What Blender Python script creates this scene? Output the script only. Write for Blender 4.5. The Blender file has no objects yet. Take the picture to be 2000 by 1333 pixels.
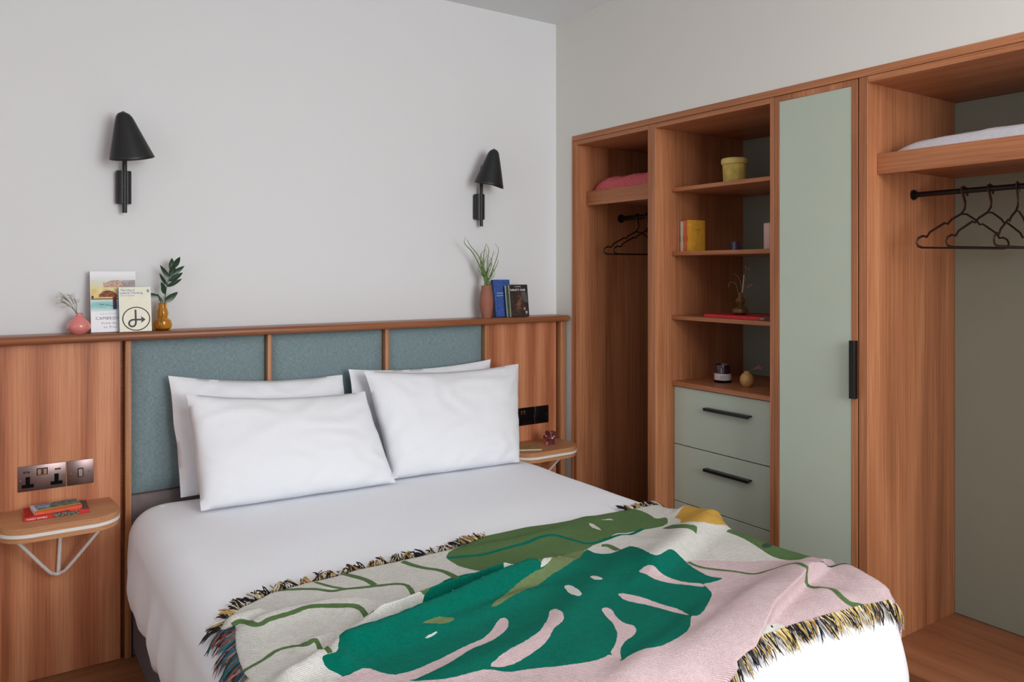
import bpy, bmesh, math, random
import numpy as np
from mathutils import Vector, Matrix, noise
from mathutils.geometry import delaunay_2d_cdt
PI = math.pi
random.seed(7)
C = bpy.context.scene
COL = C.collection

# ---------------------------------------------------------------- camera
cam_d = bpy.data.cameras.new('camera')
cam = bpy.data.objects.new('camera', cam_d); COL.objects.link(cam)
cam.location = (-2.466, -3.25, 1.42)
cam.rotation_euler = (PI/2, 0, -math.radians(33.94))
cam_d.sensor_width = 36.0
cam_d.lens = 1517/2000*36
cam_d.shift_y = -(666.5-531)/2000
cam_d.clip_start = .05
C.camera = cam

# ---------------------------------------------------------------- world, light, exposure
wd = bpy.data.worlds.new('world'); C.world = wd; wd.use_nodes = True
wd.node_tree.nodes['Background'].inputs[0].default_value = (.80, .88, 1, 1)
wd.node_tree.nodes['Background'].inputs[1].default_value = 1.0
C.view_settings.view_transform = 'Standard'
C.view_settings.look = 'None'
C.view_settings.exposure = 0.05
C.view_settings.gamma = 1.0
C.view_settings.use_curve_mapping = False
C.cycles.use_denoising = True
C.cycles.max_bounces = 10
C.cycles.diffuse_bounces = 7
C.cycles.caustics_reflective = False
C.cycles.sample_clamp_indirect = 6

def area(name, loc, aim, sx, sy, power, col):
    d = bpy.data.lights.new(name, 'AREA'); d.shape = 'RECTANGLE'; d.size = sx; d.size_y = sy
    d.energy = power; d.color = col
    o = bpy.data.objects.new(name, d); COL.objects.link(o); o.location = loc
    o.rotation_euler = (Vector(aim)-Vector(loc)).to_track_quat('-Z', 'Y').to_euler()
    return o
# daylight through the window behind the camera; the side light is added ambient fill
area('window_daylight', (-.98, -4.92, 1.78), (-1.15, 0, 1.05), 1.55, 1.66, 84, (.955, .985, 1.0))
area('side_ambient_fill', (-4.42, -2.9, 1.7), (0, -2.7, 1.35), 1.3, 1.6, 5, (.955, .985, 1.0))
# unseen fill near the ceiling, added to brighten the top of the bed
area('ceiling_fill', (-1.75, -2.95, 2.64), (-1.75, -2.95, 0), .9, .9, 11, (1.0, .98, .96))

# ---------------------------------------------------------------- helpers
def lin(c):
    return tuple(((v/255)/12.92 if v/255 <= .04045 else ((v/255+.055)/1.055)**2.4) for v in c)+(1,)

def link(name, me, mat=None, parent=None):
    o = bpy.data.objects.new(name, me); COL.objects.link(o)
    if mat is not None: me.materials.append(mat)
    if parent is not None: o.parent = parent
    return o
def tag(o, label=None, cat=None, group=None, kind=None):
    if label: o['label'] = label
    if cat: o['category'] = cat
    if group: o['group'] = group
    if kind: o['kind'] = kind
    return o
def thing(name, label, cat, group=None, loc=(0, 0, 0)):
    o = bpy.data.objects.new(name, None); COL.objects.link(o); o.location = loc
    o.empty_display_size = .05
    return tag(o, label, cat, group)
def smooth(me, ang=35):
    for p in me.polygons: p.use_smooth = True
    try: me.set_sharp_from_angle(angle=math.radians(ang))
    except Exception: pass
class M:
    """collects shapes into one mesh"""
    def __init__(s): s.bm = bmesh.new()
    def box(s, a, b, bev=0, seg=2):
        x0, x1 = sorted((a[0], b[0])); y0, y1 = sorted((a[1], b[1])); z0, z1 = sorted((a[2], b[2]))
        r = bmesh.ops.create_cube(s.bm, size=1)
        for v in r['verts']:
            v.co = Vector(((x0+x1)/2+v.co.x*(x1-x0), (y0+y1)/2+v.co.y*(y1-y0), (z0+z1)/2+v.co.z*(z1-z0)))
        if bev:
            es = {e for v in r['verts'] for e in v.link_edges}
            bmesh.ops.bevel(s.bm, geom=list(es), offset=bev, segments=seg, affect='EDGES', profile=.5)
        return s
    def prism(s, pts, z0, z1, bev=0):
        """polygon in xy extruded in z"""
        lo = [s.bm.verts.new((x, y, z0)) for x, y in pts]; hi = [s.bm.verts.new((x, y, z1)) for x, y in pts]
        n = len(pts); fs = [s.bm.faces.new(lo[::-1]), s.bm.faces.new(hi)]
        for i in range(n): s.bm.faces.new((lo[i], lo[(i+1) % n], hi[(i+1) % n], hi[i]))
        if bev:
            es = list(fs[0].edges)+list(fs[1].edges)
            bmesh.ops.bevel(s.bm, geom=es, offset=bev, segments=2, affect='EDGES', profile=.5)
        return s
    def lathe(s, prof, c=(0, 0, 0), n=32, fn=None):
        rings = []
        for r, z in prof:
            if r < 1e-5: rings.append([s.bm.verts.new((c[0], c[1], c[2]+z))])
            else:
                ring = []
                for k in range(n):
                    a = 2*PI*k/n; rr = r*(fn(a, z) if fn else 1)
                    ring.append(s.bm.verts.new((c[0]+rr*math.cos(a), c[1]+rr*math.sin(a), c[2]+z)))
                rings.append(ring)
        for A, B in zip(rings, rings[1:]):
            for k in range(n):
                q = [A[k % len(A)], A[(k+1) % len(A)], B[(k+1) % len(B)], B[k % len(B)]]
                u = []
                for v in q:
                    if v not in u: u.append(v)
                if len(u) > 2: s.bm.faces.new(u)
        return s
    def tube(s, pts, r, n=8, cap=True, flat=None):
        pts = [Vector(p) for p in pts]; rs = r if isinstance(r, (list, tuple)) else [r]*len(pts)
        rings = []; up = Vector((0, 0, 1))
        t0 = (pts[1]-pts[0]).normalized()
        if abs(t0.dot(up)) > .95: up = Vector((0, 1, 0))
        x = t0.cross(up).normalized()
        for i, p in enumerate(pts):
            t = (pts[min(i+1, len(pts)-1)]-pts[max(i-1, 0)])
            t = t.normalized() if t.length > 1e-9 else t0
            x = x-t*x.dot(t)
            x = x.normalized() if x.length > 1e-6 else t.orthogonal().normalized()
            y = t.cross(x)
            fx, fy = flat if flat else (1, 1)
            rings.append([s.bm.verts.new(p+(x*fx*math.cos(2*PI*k/n)+y*fy*math.sin(2*PI*k/n))*rs[i]) for k in range(n)])
        for A, B in zip(rings, rings[1:]):
            for k in range(n): s.bm.faces.new((A[k], A[(k+1) % n], B[(k+1) % n], B[k]))
        if cap: s.bm.faces.new(rings[0][::-1]); s.bm.faces.new(rings[-1])
        return s
    def done(s, name, mat, parent=None, ang=35, xf=None):
        if xf is not None: bmesh.ops.transform(s.bm, matrix=xf, verts=s.bm.verts)
        bmesh.ops.recalc_face_normals(s.bm, faces=s.bm.faces)
        me = bpy.data.meshes.new(name); s.bm.to_mesh(me); s.bm.free()
        smooth(me, ang)
        return link(name, me, mat, parent)
def curve_pts(ctrl, n=6):
    """Catmull-Rom through control points"""
    P = [Vector(p) for p in ctrl]; P = [P[0]*2-P[1]]+P+[P[-1]*2-P[-2]]; out = []
    for i in range(1, len(P)-2):
        for k in range(n):
            t = k/n
            out.append(.5*((2*P[i])+(-P[i-1]+P[i+1])*t+(2*P[i-1]-5*P[i]+4*P[i+1]-P[i+2])*t*t+(-P[i-1]+3*P[i]-3*P[i+1]+P[i+2])*t**3))
    out.append(P[-2]); return out
def text_obj(name, body, size, mat, parent, xf, align='LEFT', depth=.0002, spacing=1.0):
    cu = bpy.data.curves.new(name, 'FONT'); cu.body = body; cu.size = size; cu.align_x = align
    cu.extrude = depth; cu.space_character = spacing; cu.resolution_u = 3
    tmp = bpy.data.objects.new(name, cu); COL.objects.link(tmp)
    dg = bpy.context.evaluated_depsgraph_get()
    me = bpy.data.meshes.new_from_object(tmp.evaluated_get(dg))
    bpy.data.objects.remove(tmp); bpy.data.curves.remove(cu)
    me.name = name; me.transform(xf)
    me.materials.clear()
    return link(name, me, mat, parent)
def basis(o, x, y, z):
    m = Matrix.Identity(4)
    for i in range(3): m[i][0], m[i][1], m[i][2], m[i][3] = x[i], y[i], z[i], o[i]
    return m

# ---------------------------------------------------------------- materials
class N:
    def __init__(s, name):
        s.m = bpy.data.materials.new(name); s.m.use_nodes = True; s.t = s.m.node_tree
        s.b = s.t.nodes['Principled BSDF']; s.tc = s.t.nodes.new('ShaderNodeTexCoord')
    def n(s, kind, **kw):
        x = s.t.nodes.new('ShaderNode'+kind)
        for k, v in kw.items():
            if k in x.inputs: x.inputs[k].default_value = v
            else: setattr(x, k, v)
        return x
    def l(s, a, b): s.t.links.new(a, b)
    def mapped(s, scale, src='Object', rot=(0, 0, 0)):
        mp = s.n('Mapping'); mp.inputs['Scale'].default_value = scale; mp.inputs['Rotation'].default_value = rot
        s.l(s.tc.outputs[src], mp.inputs['Vector']); return mp.outputs[0]
    def noise(s, vec, scale=1, detail=4, rough=.5, dist=0):
        x = s.n('TexNoise'); x.inputs['Scale'].default_value = scale; x.inputs['Detail'].default_value = detail
        x.inputs['Roughness'].default_value = rough; x.inputs['Distortion'].default_value = dist
        s.l(vec, x.inputs['Vector']); return x.outputs['Fac']
    def ramp(s, fac, stops):
        r = s.n('ValToRGB'); cr = r.color_ramp
        while len(cr.elements) < len(stops): cr.elements.new(.5)
        for e, (p, c) in zip(cr.elements, stops): e.position = p; e.color = c
        s.l(fac, r.inputs[0]); return r.outputs[0]
    def mix(s, f, a, b, mode='MIX'):
        x = s.n('Mix'); x.data_type = 'RGBA'; x.blend_type = mode
        for i, v in ((0, f), (6, a), (7, b)):
            if hasattr(v, 'is_linked') or hasattr(v, 'links'): s.l(v, x.inputs[i])
            else: x.inputs[i].default_value = v
        return x.outputs[2]
    def bump(s, h, strength=.2, dist=.001):
        b = s.n('Bump'); b.inputs['Strength'].default_value = strength; b.inputs['Distance'].default_value = dist
        s.l(h, b.inputs['Height']); s.l(b.outputs[0], s.b.inputs['Normal'])
def plain(name, col, rough=.5, metal=0, spec=.5, noise_amt=.05, nscale=40, bump=0, coat=0):
    m = N(name); c = lin(col)
    f = m.noise(m.mapped((1, 1, 1)), nscale, 3)
    d = tuple(v*(1-noise_amt*2) for v in c[:3])+(1,); e = tuple(min(1, v*(1+noise_amt*2)) for v in c[:3])+(1,)
    m.l(m.ramp(f, [(.3, d), (.7, e)]), m.b.inputs['Base Color'])
    m.b.inputs['Roughness'].default_value = rough; m.b.inputs['Metallic'].default_value = metal
    m.b.inputs['Specular IOR Level'].default_value = spec
    m.b.inputs['Coat Weight'].default_value = coat
    if bump: m.bump(f, bump, .001)
    return m.m
def wood(name, dark, mid, light, axis='z', rough=.42, cath=.35, fine=1.0):
    """oak: long streaks along one axis, fine pores, broad figure"""
    m = N(name)
    def sc(a, l): return {'z': (a, a, l), 'y': (a, l, a), 'x': (l, a, a)}[axis]
    fine_s = m.noise(m.mapped(sc(130*fine, 1.6)), 1, 5, .6, .15)
    pores = m.noise(m.mapped(sc(430*fine, 5)), 1, 3, .6)
    broad = m.noise(m.mapped(sc(9, .7)), 1, 3, .5, .6)
    w = m.n('TexWave'); w.wave_type = 'BANDS'; w.bands_direction = 'X' if axis != 'x' else 'Y'
    w.inputs['Scale'].default_value = 1.0; w.inputs['Distortion'].default_value = 9; w.inputs['Detail'].default_value = 4
    w.inputs['Detail Scale'].default_value = .6; w.inputs['Detail Roughness'].default_value = .65
    m.l(m.mapped(sc(2.6, .35)), w.inputs['Vector'])
    a = m.n('Math', operation='MULTIPLY'); m.l(fine_s, a.inputs[0]); a.inputs[1].default_value = .40
    b = m.n('Math', operation='MULTIPLY'); m.l(broad, b.inputs[0]); b.inputs[1].default_value = .50
    c = m.n('Math', operation='MULTIPLY'); m.l(w.outputs['Fac'], c.inputs[0]); c.inputs[1].default_value = .17*cath
    s1 = m.n('Math', operation='ADD'); m.l(a.outputs[0], s1.inputs[0]); m.l(b.outputs[0], s1.inputs[1])
    s2 = m.n('Math', operation='ADD'); m.l(s1.outputs[0], s2.inputs[0]); m.l(c.outputs[0], s2.inputs[1])
    col = m.ramp(s2.outputs[0], [(.28, lin(dark)), (.50, lin(mid)), (.74, lin(light))])
    p = m.ramp(pores, [(.34, (.70, .63, .58, 1)), (.52, (1, 1, 1, 1))])
    m.l(m.mix(.75, col, p, 'MULTIPLY'), m.b.inputs['Base Color'])
    m.b.inputs['Roughness'].default_value = rough; m.b.inputs['Specular IOR Level'].default_value = .35
    m.bump(fine_s, .12, .0006)
    return m.m
def paint(name, col, rough=.75):
    m = N(name); c = lin(col)
    f = m.noise(m.mapped((1, 1, 1)), 1.3, 2); g = m.noise(m.mapped((1, 1, 1)), 260, 2)
    m.l(m.ramp(f, [(.2, tuple(v*.985 for v in c[:3])+(1,)), (.8, c)]), m.b.inputs['Base Color'])
    m.b.inputs['Roughness'].default_value = rough; m.b.inputs['Specular IOR Level'].default_value = .25
    m.bump(g, .05, .0005)
    return m.m
def cloth(name, a, b, scale=700, rough=.95, bump=.3, sheen=.1):
    m = N(name)
    wx = m.noise(m.mapped((scale, scale, scale*.12)), 1, 2); wz = m.noise(m.mapped((scale*.12, scale*.12, scale)), 1, 2)
    ad = m.n('Math', operation='ADD'); m.l(wx, ad.inputs[0]); m.l(wz, ad.inputs[1])
    hf = m.n('Math', operation='MULTIPLY'); m.l(ad.outputs[0], hf.inputs[0]); hf.inputs[1].default_value = .5
    m.l(m.ramp(hf.outputs[0], [(.38, lin(a)), (.62, lin(b))]), m.b.inputs['Base Color'])
    m.b.inputs['Roughness'].default_value = rough; m.b.inputs['Specular IOR Level'].default_value = .1
    m.b.inputs['Sheen Weight'].default_value = sheen
    m.bump(hf.outputs[0], bump, .0008)
    return m.m
def glass(name, col, rough=.05, ior=1.45, alpha_mix=.0):
    m = N(name); c = lin(col)
    f = m.noise(m.mapped((1, 1, 1)), 30, 2)
    m.l(m.ramp(f, [(0, c), (1, tuple(min(1, v*1.05) for v in c[:3])+(1,))]), m.b.inputs['Base Color'])
    m.b.inputs['Roughness'].default_value = rough; m.b.inputs['IOR'].default_value = ior
    m.b.inputs['Transmission Weight'].default_value = .88
    return m.m
def attr_mat(name, rough=.7, knit=False):
    m = N(name); a = m.n('Attribute'); a.attribute_name = 'Tint'
    if knit:
        g = m.noise(m.mapped((330, 330, 330)), 1, 2, .6); g2 = m.noise(m.mapped((60, 60, 60)), 1, 3)
        w = m.n('TexWave'); w.wave_type = 'BANDS'; w.bands_direction = 'DIAGONAL'
        w.inputs['Scale'].default_value = 95; w.inputs['Distortion'].default_value = 1.2
        m.l(m.tc.outputs['Object'], w.inputs['Vector'])
        k = m.ramp(g, [(.34, (.78, .78, .79, 1)), (.56, (1, 1, 1, 1))])
        kw = m.ramp(w.outputs['Fac'], [(.15, (.88, .88, .88, 1)), (.6, (1, 1, 1, 1))])
        k2 = m.ramp(g2, [(.3, (.90, .90, .90, 1)), (.7, (1, 1, 1, 1))])
        c = m.mix(.8, a.outputs['Color'], k, 'MULTIPLY'); c = m.mix(1.0, c, k2, 'MULTIPLY'); c = m.mix(1.0, c, kw, 'MULTIPLY')
        m.l(c, m.b.inputs['Base Color'])
        ad = m.n('Math', operation='ADD'); m.l(w.outputs['Fac'], ad.inputs[0]); m.l(g, ad.inputs[1])
        m.bump(ad.outputs[0], .8, .0016); m.b.inputs['Sheen Weight'].default_value = .02
    else:
        f = m.noise(m.mapped((1, 1, 1)), 500, 2)
        k = m.ramp(f, [(.3, (.93, .93, .93, 1)), (.7, (1, 1, 1, 1))])
        m.l(m.mix(1.0, a.outputs['Color'], k, 'MULTIPLY'), m.b.inputs['Base Color'])
    m.b.inputs['Roughness'].default_value = rough; m.b.inputs['Specular IOR Level'].default_value = .04 if knit else .4
    return m.m

m_wall = paint('wall_paint', (225, 226, 227)); m_wall_r = paint('wall_paint_warm', (224, 223, 217)); m_ceil = paint('ceiling_paint', (226, 228, 231))
m_oak = wood('stained_oak_vertical', (134, 82, 52), (180, 118, 80), (212, 152, 110), 'z', cath=.25)
m_oak_y = wood('stained_oak_along_wall', (134, 82, 52), (180, 118, 80), (212, 152, 110), 'y', cath=.25)
m_ven = wood('veneer_cathedral', (142, 82, 52), (188, 118, 82), (214, 148, 108), 'z', cath=1.5, fine=1.3)
m_cap = wood('dark_oak_rail', (122, 74, 46), (154, 96, 64), (184, 124, 86), 'x', rough=.32, cath=.2)
m_bat = wood('oak_batten', (148, 96, 60), (182, 126, 86), (206, 152, 110), 'z', cath=.2)
m_tab = wood('bedside_oak', (178, 122, 82), (200, 146, 104), (216, 166, 124), 'x', cath=.3)
m_floor = wood('floor_oak', (120, 78, 50), (150, 102, 68), (172, 124, 88), 'x', rough=.5)
m_base = wood('base_board_oak', (122, 74, 46), (152, 98, 66), (176, 122, 84), 'y', rough=.45)
m_sage = plain('sage_laminate', (182, 193, 178), .55, noise_amt=.01, nscale=3)
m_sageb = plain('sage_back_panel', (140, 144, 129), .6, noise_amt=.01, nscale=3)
m_head = cloth('blue_grey_wool', (108, 127, 131), (140, 158, 162), 640)
m_cot = cloth('white_cotton', (232, 234, 238), (238, 239, 243), 1500, bump=.06)
m_duv = cloth('white_duvet_cotton', (236, 239, 244), (241, 243, 248), 1500, bump=.06)
m_divan = cloth('charcoal_divan', (70, 66, 70), (88, 84, 88), 500)
m_mat = cloth('mattress_ticking', (150, 142, 142), (166, 158, 158), 600)
m_blk = plain('black_powder_coat', (26, 26, 28), .45, noise_amt=.03, nscale=200)
m_blkm = plain('black_metal', (22, 22, 22), .35, metal=.3)
m_hang = plain('dark_copper_wire', (78, 54, 50), .35, metal=.85)
m_white = plain('white_enamel', (232, 228, 222), .4, noise_amt=.01)
m_plate = plain('black_nickel', (138, 118, 116), .34, metal=1.0, noise_amt=.05, nscale=6)
m_insert = plain('black_insert', (10, 10, 11), .8, spec=.1)
m_chrome = plain('polished_chrome', (210, 208, 204), .15, metal=1)
m_gap = plain('dark_recess', (30, 18, 12), .9)
m_print = attr_mat('printed_card')
m_paper = plain('book_pages', (226, 218, 198), .8, nscale=300)
def ink(name, c): return plain(name, c, .6, noise_amt=.02)

# ================================================================ SETTING
H_ = 2.715
o = M().box((-4.6, .0, 0), (.75, .14, H_)).done('wall_back', m_wall); tag(o, kind='structure')
w = M()
w.box((0, -.137, 0), (.75, 0, H_)); w.box((0, -2.95, 2.1095), (.75, -.137, H_)); w.box((0, -5.0, 0), (.75, -2.95, H_))
w.box((.62, -2.95, 0), (.75, -.137, 2.1095))
tag(w.done('wall_right', m_wall_r), kind='structure')
w = M()   # left wall with a window opening
w.box((-4.6, -5, 0), (-4.46, -3.6, H_)); w.box((-4.6, -2.2, 0), (-4.46, 0, H_)); w.box((-4.6, -3.6, 0), (-4.46, -2.2, .85)); w.box((-4.6, -3.6, 2.5), (-4.46, -2.2, H_))
tag(w.done('wall_left', m_wall), kind='structure')
w = M()   # wall behind the camera with its window opening
w.box((-4.6, -5.14, 0), (-1.8, -5, H_)); w.box((-.15, -5.14, 0), (.75, -5, H_)); w.box((-1.8, -5.14, 0), (-.15, -5, .88)); w.box((-1.8, -5.14, 2.62), (-.15, -5, H_))
tag(w.done('wall_front', m_wall), kind='structure')
tag(M().box((-4.6, -5.14, H_), (.75, .14, H_+.12)).done('ceiling', m_ceil), kind='structure')
fl = M().box((-4.6, -5.14, -.12), (.75, .14, -.012)).done('floor', m_gap); tag(fl, kind='structure')
# oak boards, staggered, with narrow recessed joints
pw = .118; row = 0; y = -.0
while y > -5.0:
    x = -4.55 - (row*.53 % 1.3)
    while x < 0.6:
        L = 1.3; x0, x1 = max(x, -4.45), min(x+L, .0)
        if x1-x0 > .05:
            M().box((x0+.0008, y-pw+.0008, -.012), (x1-.0008, y-.0008, random.uniform(-.0006, 0)), .0012, 1).done('floor_board', m_floor, fl)
        x += L
    y -= pw; row += 1
def window(name, x0, x1, y0, y1, z0, z1, axis):
    """frame, mullion and glass pane of a window in a wall"""
    f = M(); t = .05
    if axis == 'x':
        f.box((x0, y0, z0), (x1, y1, z0+t), .004); f.box((x0, y0, z1-t), (x1, y1, z1), .004)
        f.box((x0, y0, z0+t), (x0+t, y1, z1-t), .004); f.box((x1-t, y0, z0+t), (x1, y1, z1-t), .004)
        f.box(((x0+x1)/2-.02, y0, z0+t), ((x0+x1)/2+.02, y1, z1-t), .004)
    else:
        f.box((x0, y0, z0), (x1, y1, z0+t), .004); f.box((x0, y0, z1-t), (x1, y1, z1), .004)
        f.box((x0, y0, z0+t), (x1, y0+t, z1-t), .004); f.box((x0, y1-t, z0+t), (x1, y1, z1-t), .004)
        f.box((x0, (y0+y1)/2-.02, z0+t), (x1, (y0+y1)/2+.02, z1-t), .004)
    return tag(f.done(name, m_white), kind='structure')
window('window_1', -1.8, -.15, -5.13, -5.08, .88, 2.62, 'x')
window('window_2', -4.59, -4.54, -3.6, -2.2, .85, 2.5, 'y')

# ================================================================ HEADBOARD PANELLING
hb = thing('headboard_panelling', 'full width oak headboard panelling with dark top rail and blue-grey upholstered panels', 'headboard')
ZC = 1.198
g = M().box((-2.95, -.062, 0), (-.02, -.002, ZC-.03)).done('backing_board', m_cap, hb)
# top rail with rounded nose
cp = M(); cp.box((-2.95, -.135, ZC-.030), (-.008, -.0005, ZC), .012, 4); cp.done('top_rail', m_cap, hb)
M().box((-2.95, -.085, .0), (-2.0665, -.062, ZC-.031), .001, 1).done('veneer_panel', m_ven, hb)
M().box((-.488, -.085, .0), (-.065, -.062, ZC-.031), .001, 1).done('veneer_panel', m_ven, hb)
for a, b in ((-2.053, -2.032), (-1.536, -1.517), (-1.020, -1.001), (-.502, -.489), (-.048, -.018)):
    M().box((a, -.103, 0), (b, -.062, ZC-.031), .003, 2).done('batten', m_bat, hb)
for a, b in ((-2.031, -1.537), (-1.516, -1.021), (-1.000, -.503)):
    # softly padded wool panel
    p = M(); nx, nz = 14, 16; z0, z1 = .595, ZC-.032; G = []
    for j in range(nz+1):
        r = []
        for i in range(nx+1):
            u, v = i/nx, j/nz
            e = (1-abs(2*u-1)**14)*(1-abs(2*v-1)**14)
            r.append(p.bm.verts.new((a+(b-a)*u, -.068-.024*e**.5, z0+(z1-z0)*v)))
        G.append(r)
    for j in range(nz):
        for i in range(nx): p.bm.faces.new((G[j][i], G[j][i+1], G[j+1][i+1], G[j+1][i]))
    p.done('upholstered_panel', m_head, hb, ang=60)
M().box((-2.031, -.088, 0), (-.503, -.062, .592), .002, 1).done('lower_board', plain('mauve_grey_board', (118, 106, 106), .8), hb)

# ================================================================ FITTED WARDROBE
sur = thing('wardrobe_surround', 'narrow oak strip framing the top and left of the whole fitted wardrobe', 'trim')
M().box((-.004, -2.94, 2.083), (.60, -.1375, 2.109), .001, 1).done('top_strip', m_oak_y, sur)
M().box((-.004, -.145, .0), (.60, -.1375, 2.083), .001, 1).done('side_strip', m_oak, sur)
ZT0, ZT1 = 2.061, 2.0825
D = .60
def board(name, y0, y1, z0, z1, x0=0, x1=D, mat=None, parent=None, bev=.0012):
    return M().box((x0, y0, z0), (x1, y1, z1), bev, 1).done(name, mat or m_oak, parent)
# --- left hanging bay
A = thing('hanging_wardrobe', 'narrow oak open wardrobe bay nearest the bed wall, pink throw on its shelf', 'wardrobe')
board('side_panel', -.1452, -.171, .0, ZT1, parent=A)
board('top_panel', -.1712, -.6828, ZT0, ZT1, mat=m_oak_y, parent=A)
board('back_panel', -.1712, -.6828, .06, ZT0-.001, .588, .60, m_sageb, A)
board('base_panel', -.1712, -.6828, .0, .125, mat=m_base, parent=A)
board('shelf', -.1712, -.6828, 1.776, 1.828, .085, .587, m_oak_y, A)
board('shelf_front', -.1712, -.6828, 1.757, 1.829, .063, .0845, m_oak_y, A)
r = M().tube([(.297, -.172, 1.70), (.297, -.682, 1.70)], .0125, 16).done('clothes_rail', m_blkm, A)
M().tube([(.297, -.1715, 1.70), (.297, -.178, 1.70)], .022, 20).tube([(.297, -.178, 1.70), (.297, -.184, 1.70)], .017, 20).done('rail_bracket', m_blkm, A)
# --- shelving with drawers
B = thing('shelving_unit', 'oak shelving unit with sage drawers below, left of the tall door', 'cabinet')
board('side_panel', -.683, -.732, .0, ZT1, parent=B)
board('side_panel', -1.3443, -1.364, .0, ZT1, parent=B)
board('top_panel', -.7322, -1.3441, ZT0, ZT1, mat=m_oak_y, parent=B)
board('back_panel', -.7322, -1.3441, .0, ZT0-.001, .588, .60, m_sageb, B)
for zt in (1.800, 1.511, 1.2215): board('shelf', -.7322, -1.3441, zt-.018, zt, .102, .587, m_oak_y, B)
board('counter_shelf', -.7322, -1.3441, .905, .925, .102, .587, m_oak_y, B)
board('plinth', -.7322, -1.3441, 0, .128, .13, .587, m_oak_y, B)
board('drawer_gap_shade', -.7324, -1.3439, .13, .903, .140, .150, m_gap, B, 0)  # near-black sheet, its colour stands in for shade between the drawers
for zt, zb in ((.9005, .6425), (.6385, .3850), (.3810, .1310)):
    dr = board('drawer', -.7348, -1.3415, zb, zt, .115, .134, m_sage, B)
    if zt > .5:
        zc = zt-.075
        h = M(); y0, y1 = -.928, -1.168
        h.box((.088, y0, zc-.006), (.094, y1, zc+.006), .001, 1); h.box((.094, y0, zc+.001), (.115, y1, zc+.006), .0005, 1)
        h.done('handle', m_blkm, dr)
# --- tall cupboard
T = thing('tall_cupboard', 'tall oak cupboard with long sage door and black pull handle', 'cabinet')
board('side_panel', -1.3645, -1.376, .0, ZT1, .026, parent=T)
board('side_panel', -1.697, -1.7078, .0, ZT1, .026, parent=T)
board('top_panel', -1.3762, -1.6968, 2.070, ZT1, .026, mat=m_oak_y, parent=T)
board('back_panel', -1.3762, -1.6968, .0, 2.069, .588, .60, m_sageb, T)
board('base_panel', -1.3762, -1.6968, .0, .10, .026, .587, m_base, T)
d = thing('door', None, None); d.parent = T
M().box((.0, -1.3655, .105), (.0215, -1.3865, ZT1-.001), .001, 1).box((.0, -1.6815, .105), (.0215, -1.7045, ZT1-.001), .001, 1)\
   .box((.0, -1.3867, 2.060), (.0215, -1.6813, ZT1-.001), .001, 1).box((.0, -1.3867, .105), (.0215, -1.6813, .128), .001, 1).done('door_frame', m_oak, d)
M().box((.0016, -1.3868, .1285), (.019, -1.6812, 2.0598), .0008, 1).done('door_panel', m_sage, d)
h = M(); h.box((-.022, -1.6855, .985), (-.019, -1.7052, 1.184), .0008, 1); h.box((-.020, -1.7022, .985), (.0, -1.7055, 1.184), .0008, 1)
h.done('handle', m_blkm, d)
# --- right hanging bay
E_ = thing('hanging_wardrobe', 'wide oak open wardrobe bay at the right edge, white blanket on its shelf', 'wardrobe')
board('side_panel', -1.709, -1.7412, .0, ZT1, parent=E_)
board('side_panel', -2.905, -2.935, .0, ZT1, parent=E_)
board('top_panel', -1.7414, -2.9048, ZT0, ZT1, mat=m_oak_y, parent=E_)
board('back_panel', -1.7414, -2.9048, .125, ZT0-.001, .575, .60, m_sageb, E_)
board('base_panel', -1.7414, -2.9048, .0, .125, x1=.574, mat=m_base, parent=E_)
board('shelf', -1.7414, -2.9048, 1.774, 1.822, .080, .574, m_oak_y, E_)
board('shelf_front', -1.7414, -2.9048, 1.753, 1.824, .057, .0795, m_oak_y, E_)
M().tube([(.283, -1.742, 1.695), (.283, -2.904, 1.695)], .0095, 16).done('clothes_rail', m_blkm, E_)
M().tube([(.283, -1.7416, 1.695), (.283, -1.7475, 1.695)], .0185, 24).tube([(.283, -1.7475, 1.695), (.283, -1.754, 1.695)], .0135, 20).done('rail_bracket', m_blkm, E_)

# hangers: flattened wire, hook over the rail
def hanger_mesh():
    P = [(-.185, -.188)]
    right = [(0, -.070), (.020, -.082), (.150, -.142), (.163, -.158), (.180, -.155), (.200, -.163), (.207, -.176), (.200, -.190), (.18, -.194)]
    s = M()
    # body loop
    loop = [(-x, z) for x, z in right][::-1][:-1]
    body = [(-.18, -.194), (-.200, -.190), (-.207, -.176), (-.200, -.163), (-.180, -.155), (-.163, -.158), (-.150, -.142), (-.085, -.110), (-.072, -.113), (-.055, -.098), (-.012, -.078), (.004, -.060), (.006, -.040)]
    hook = [(.006, -.040), (-.004, -.010), (-.012, .0), (-.010, .009), (0, .0135), (.011, .009), (.0145, -.004), (.013, -.016)]
    s.tube([(x, 0, z) for x, z in body], .0036, 8, flat=(.8, 1.15))
    s.tube([(x, 0, z) for x, z in hook], .0040, 8, flat=(.7, 1.5))
    other = [(-.012, -.078), (.012, -.078), (.055, -.098), (.072, -.113), (.085, -.110), (.150, -.142), (.163, -.158), (.180, -.155), (.200, -.163), (.207, -.176), (.200, -.190), (.18, -.194), (-.18, -.194)]
    s.tube([(x, 0, z) for x, z in other], .0033, 8)
    return s
hm = hanger_mesh().done('coat_hanger', m_hang)
def hang(o, y, rz, zr, x, r, label, group):
    o.location = (x, y, zr+r-.0105); o.rotation_euler = (0, 0, math.radians(rz)); tag(o, label, 'hanger', group); return o
hang(hm, -1.917, -15, 1.695, .283, .0095, 'dark wire coat hanger on the right rail, nearest the tall cupboard', 'hangers in the right bay')
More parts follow.
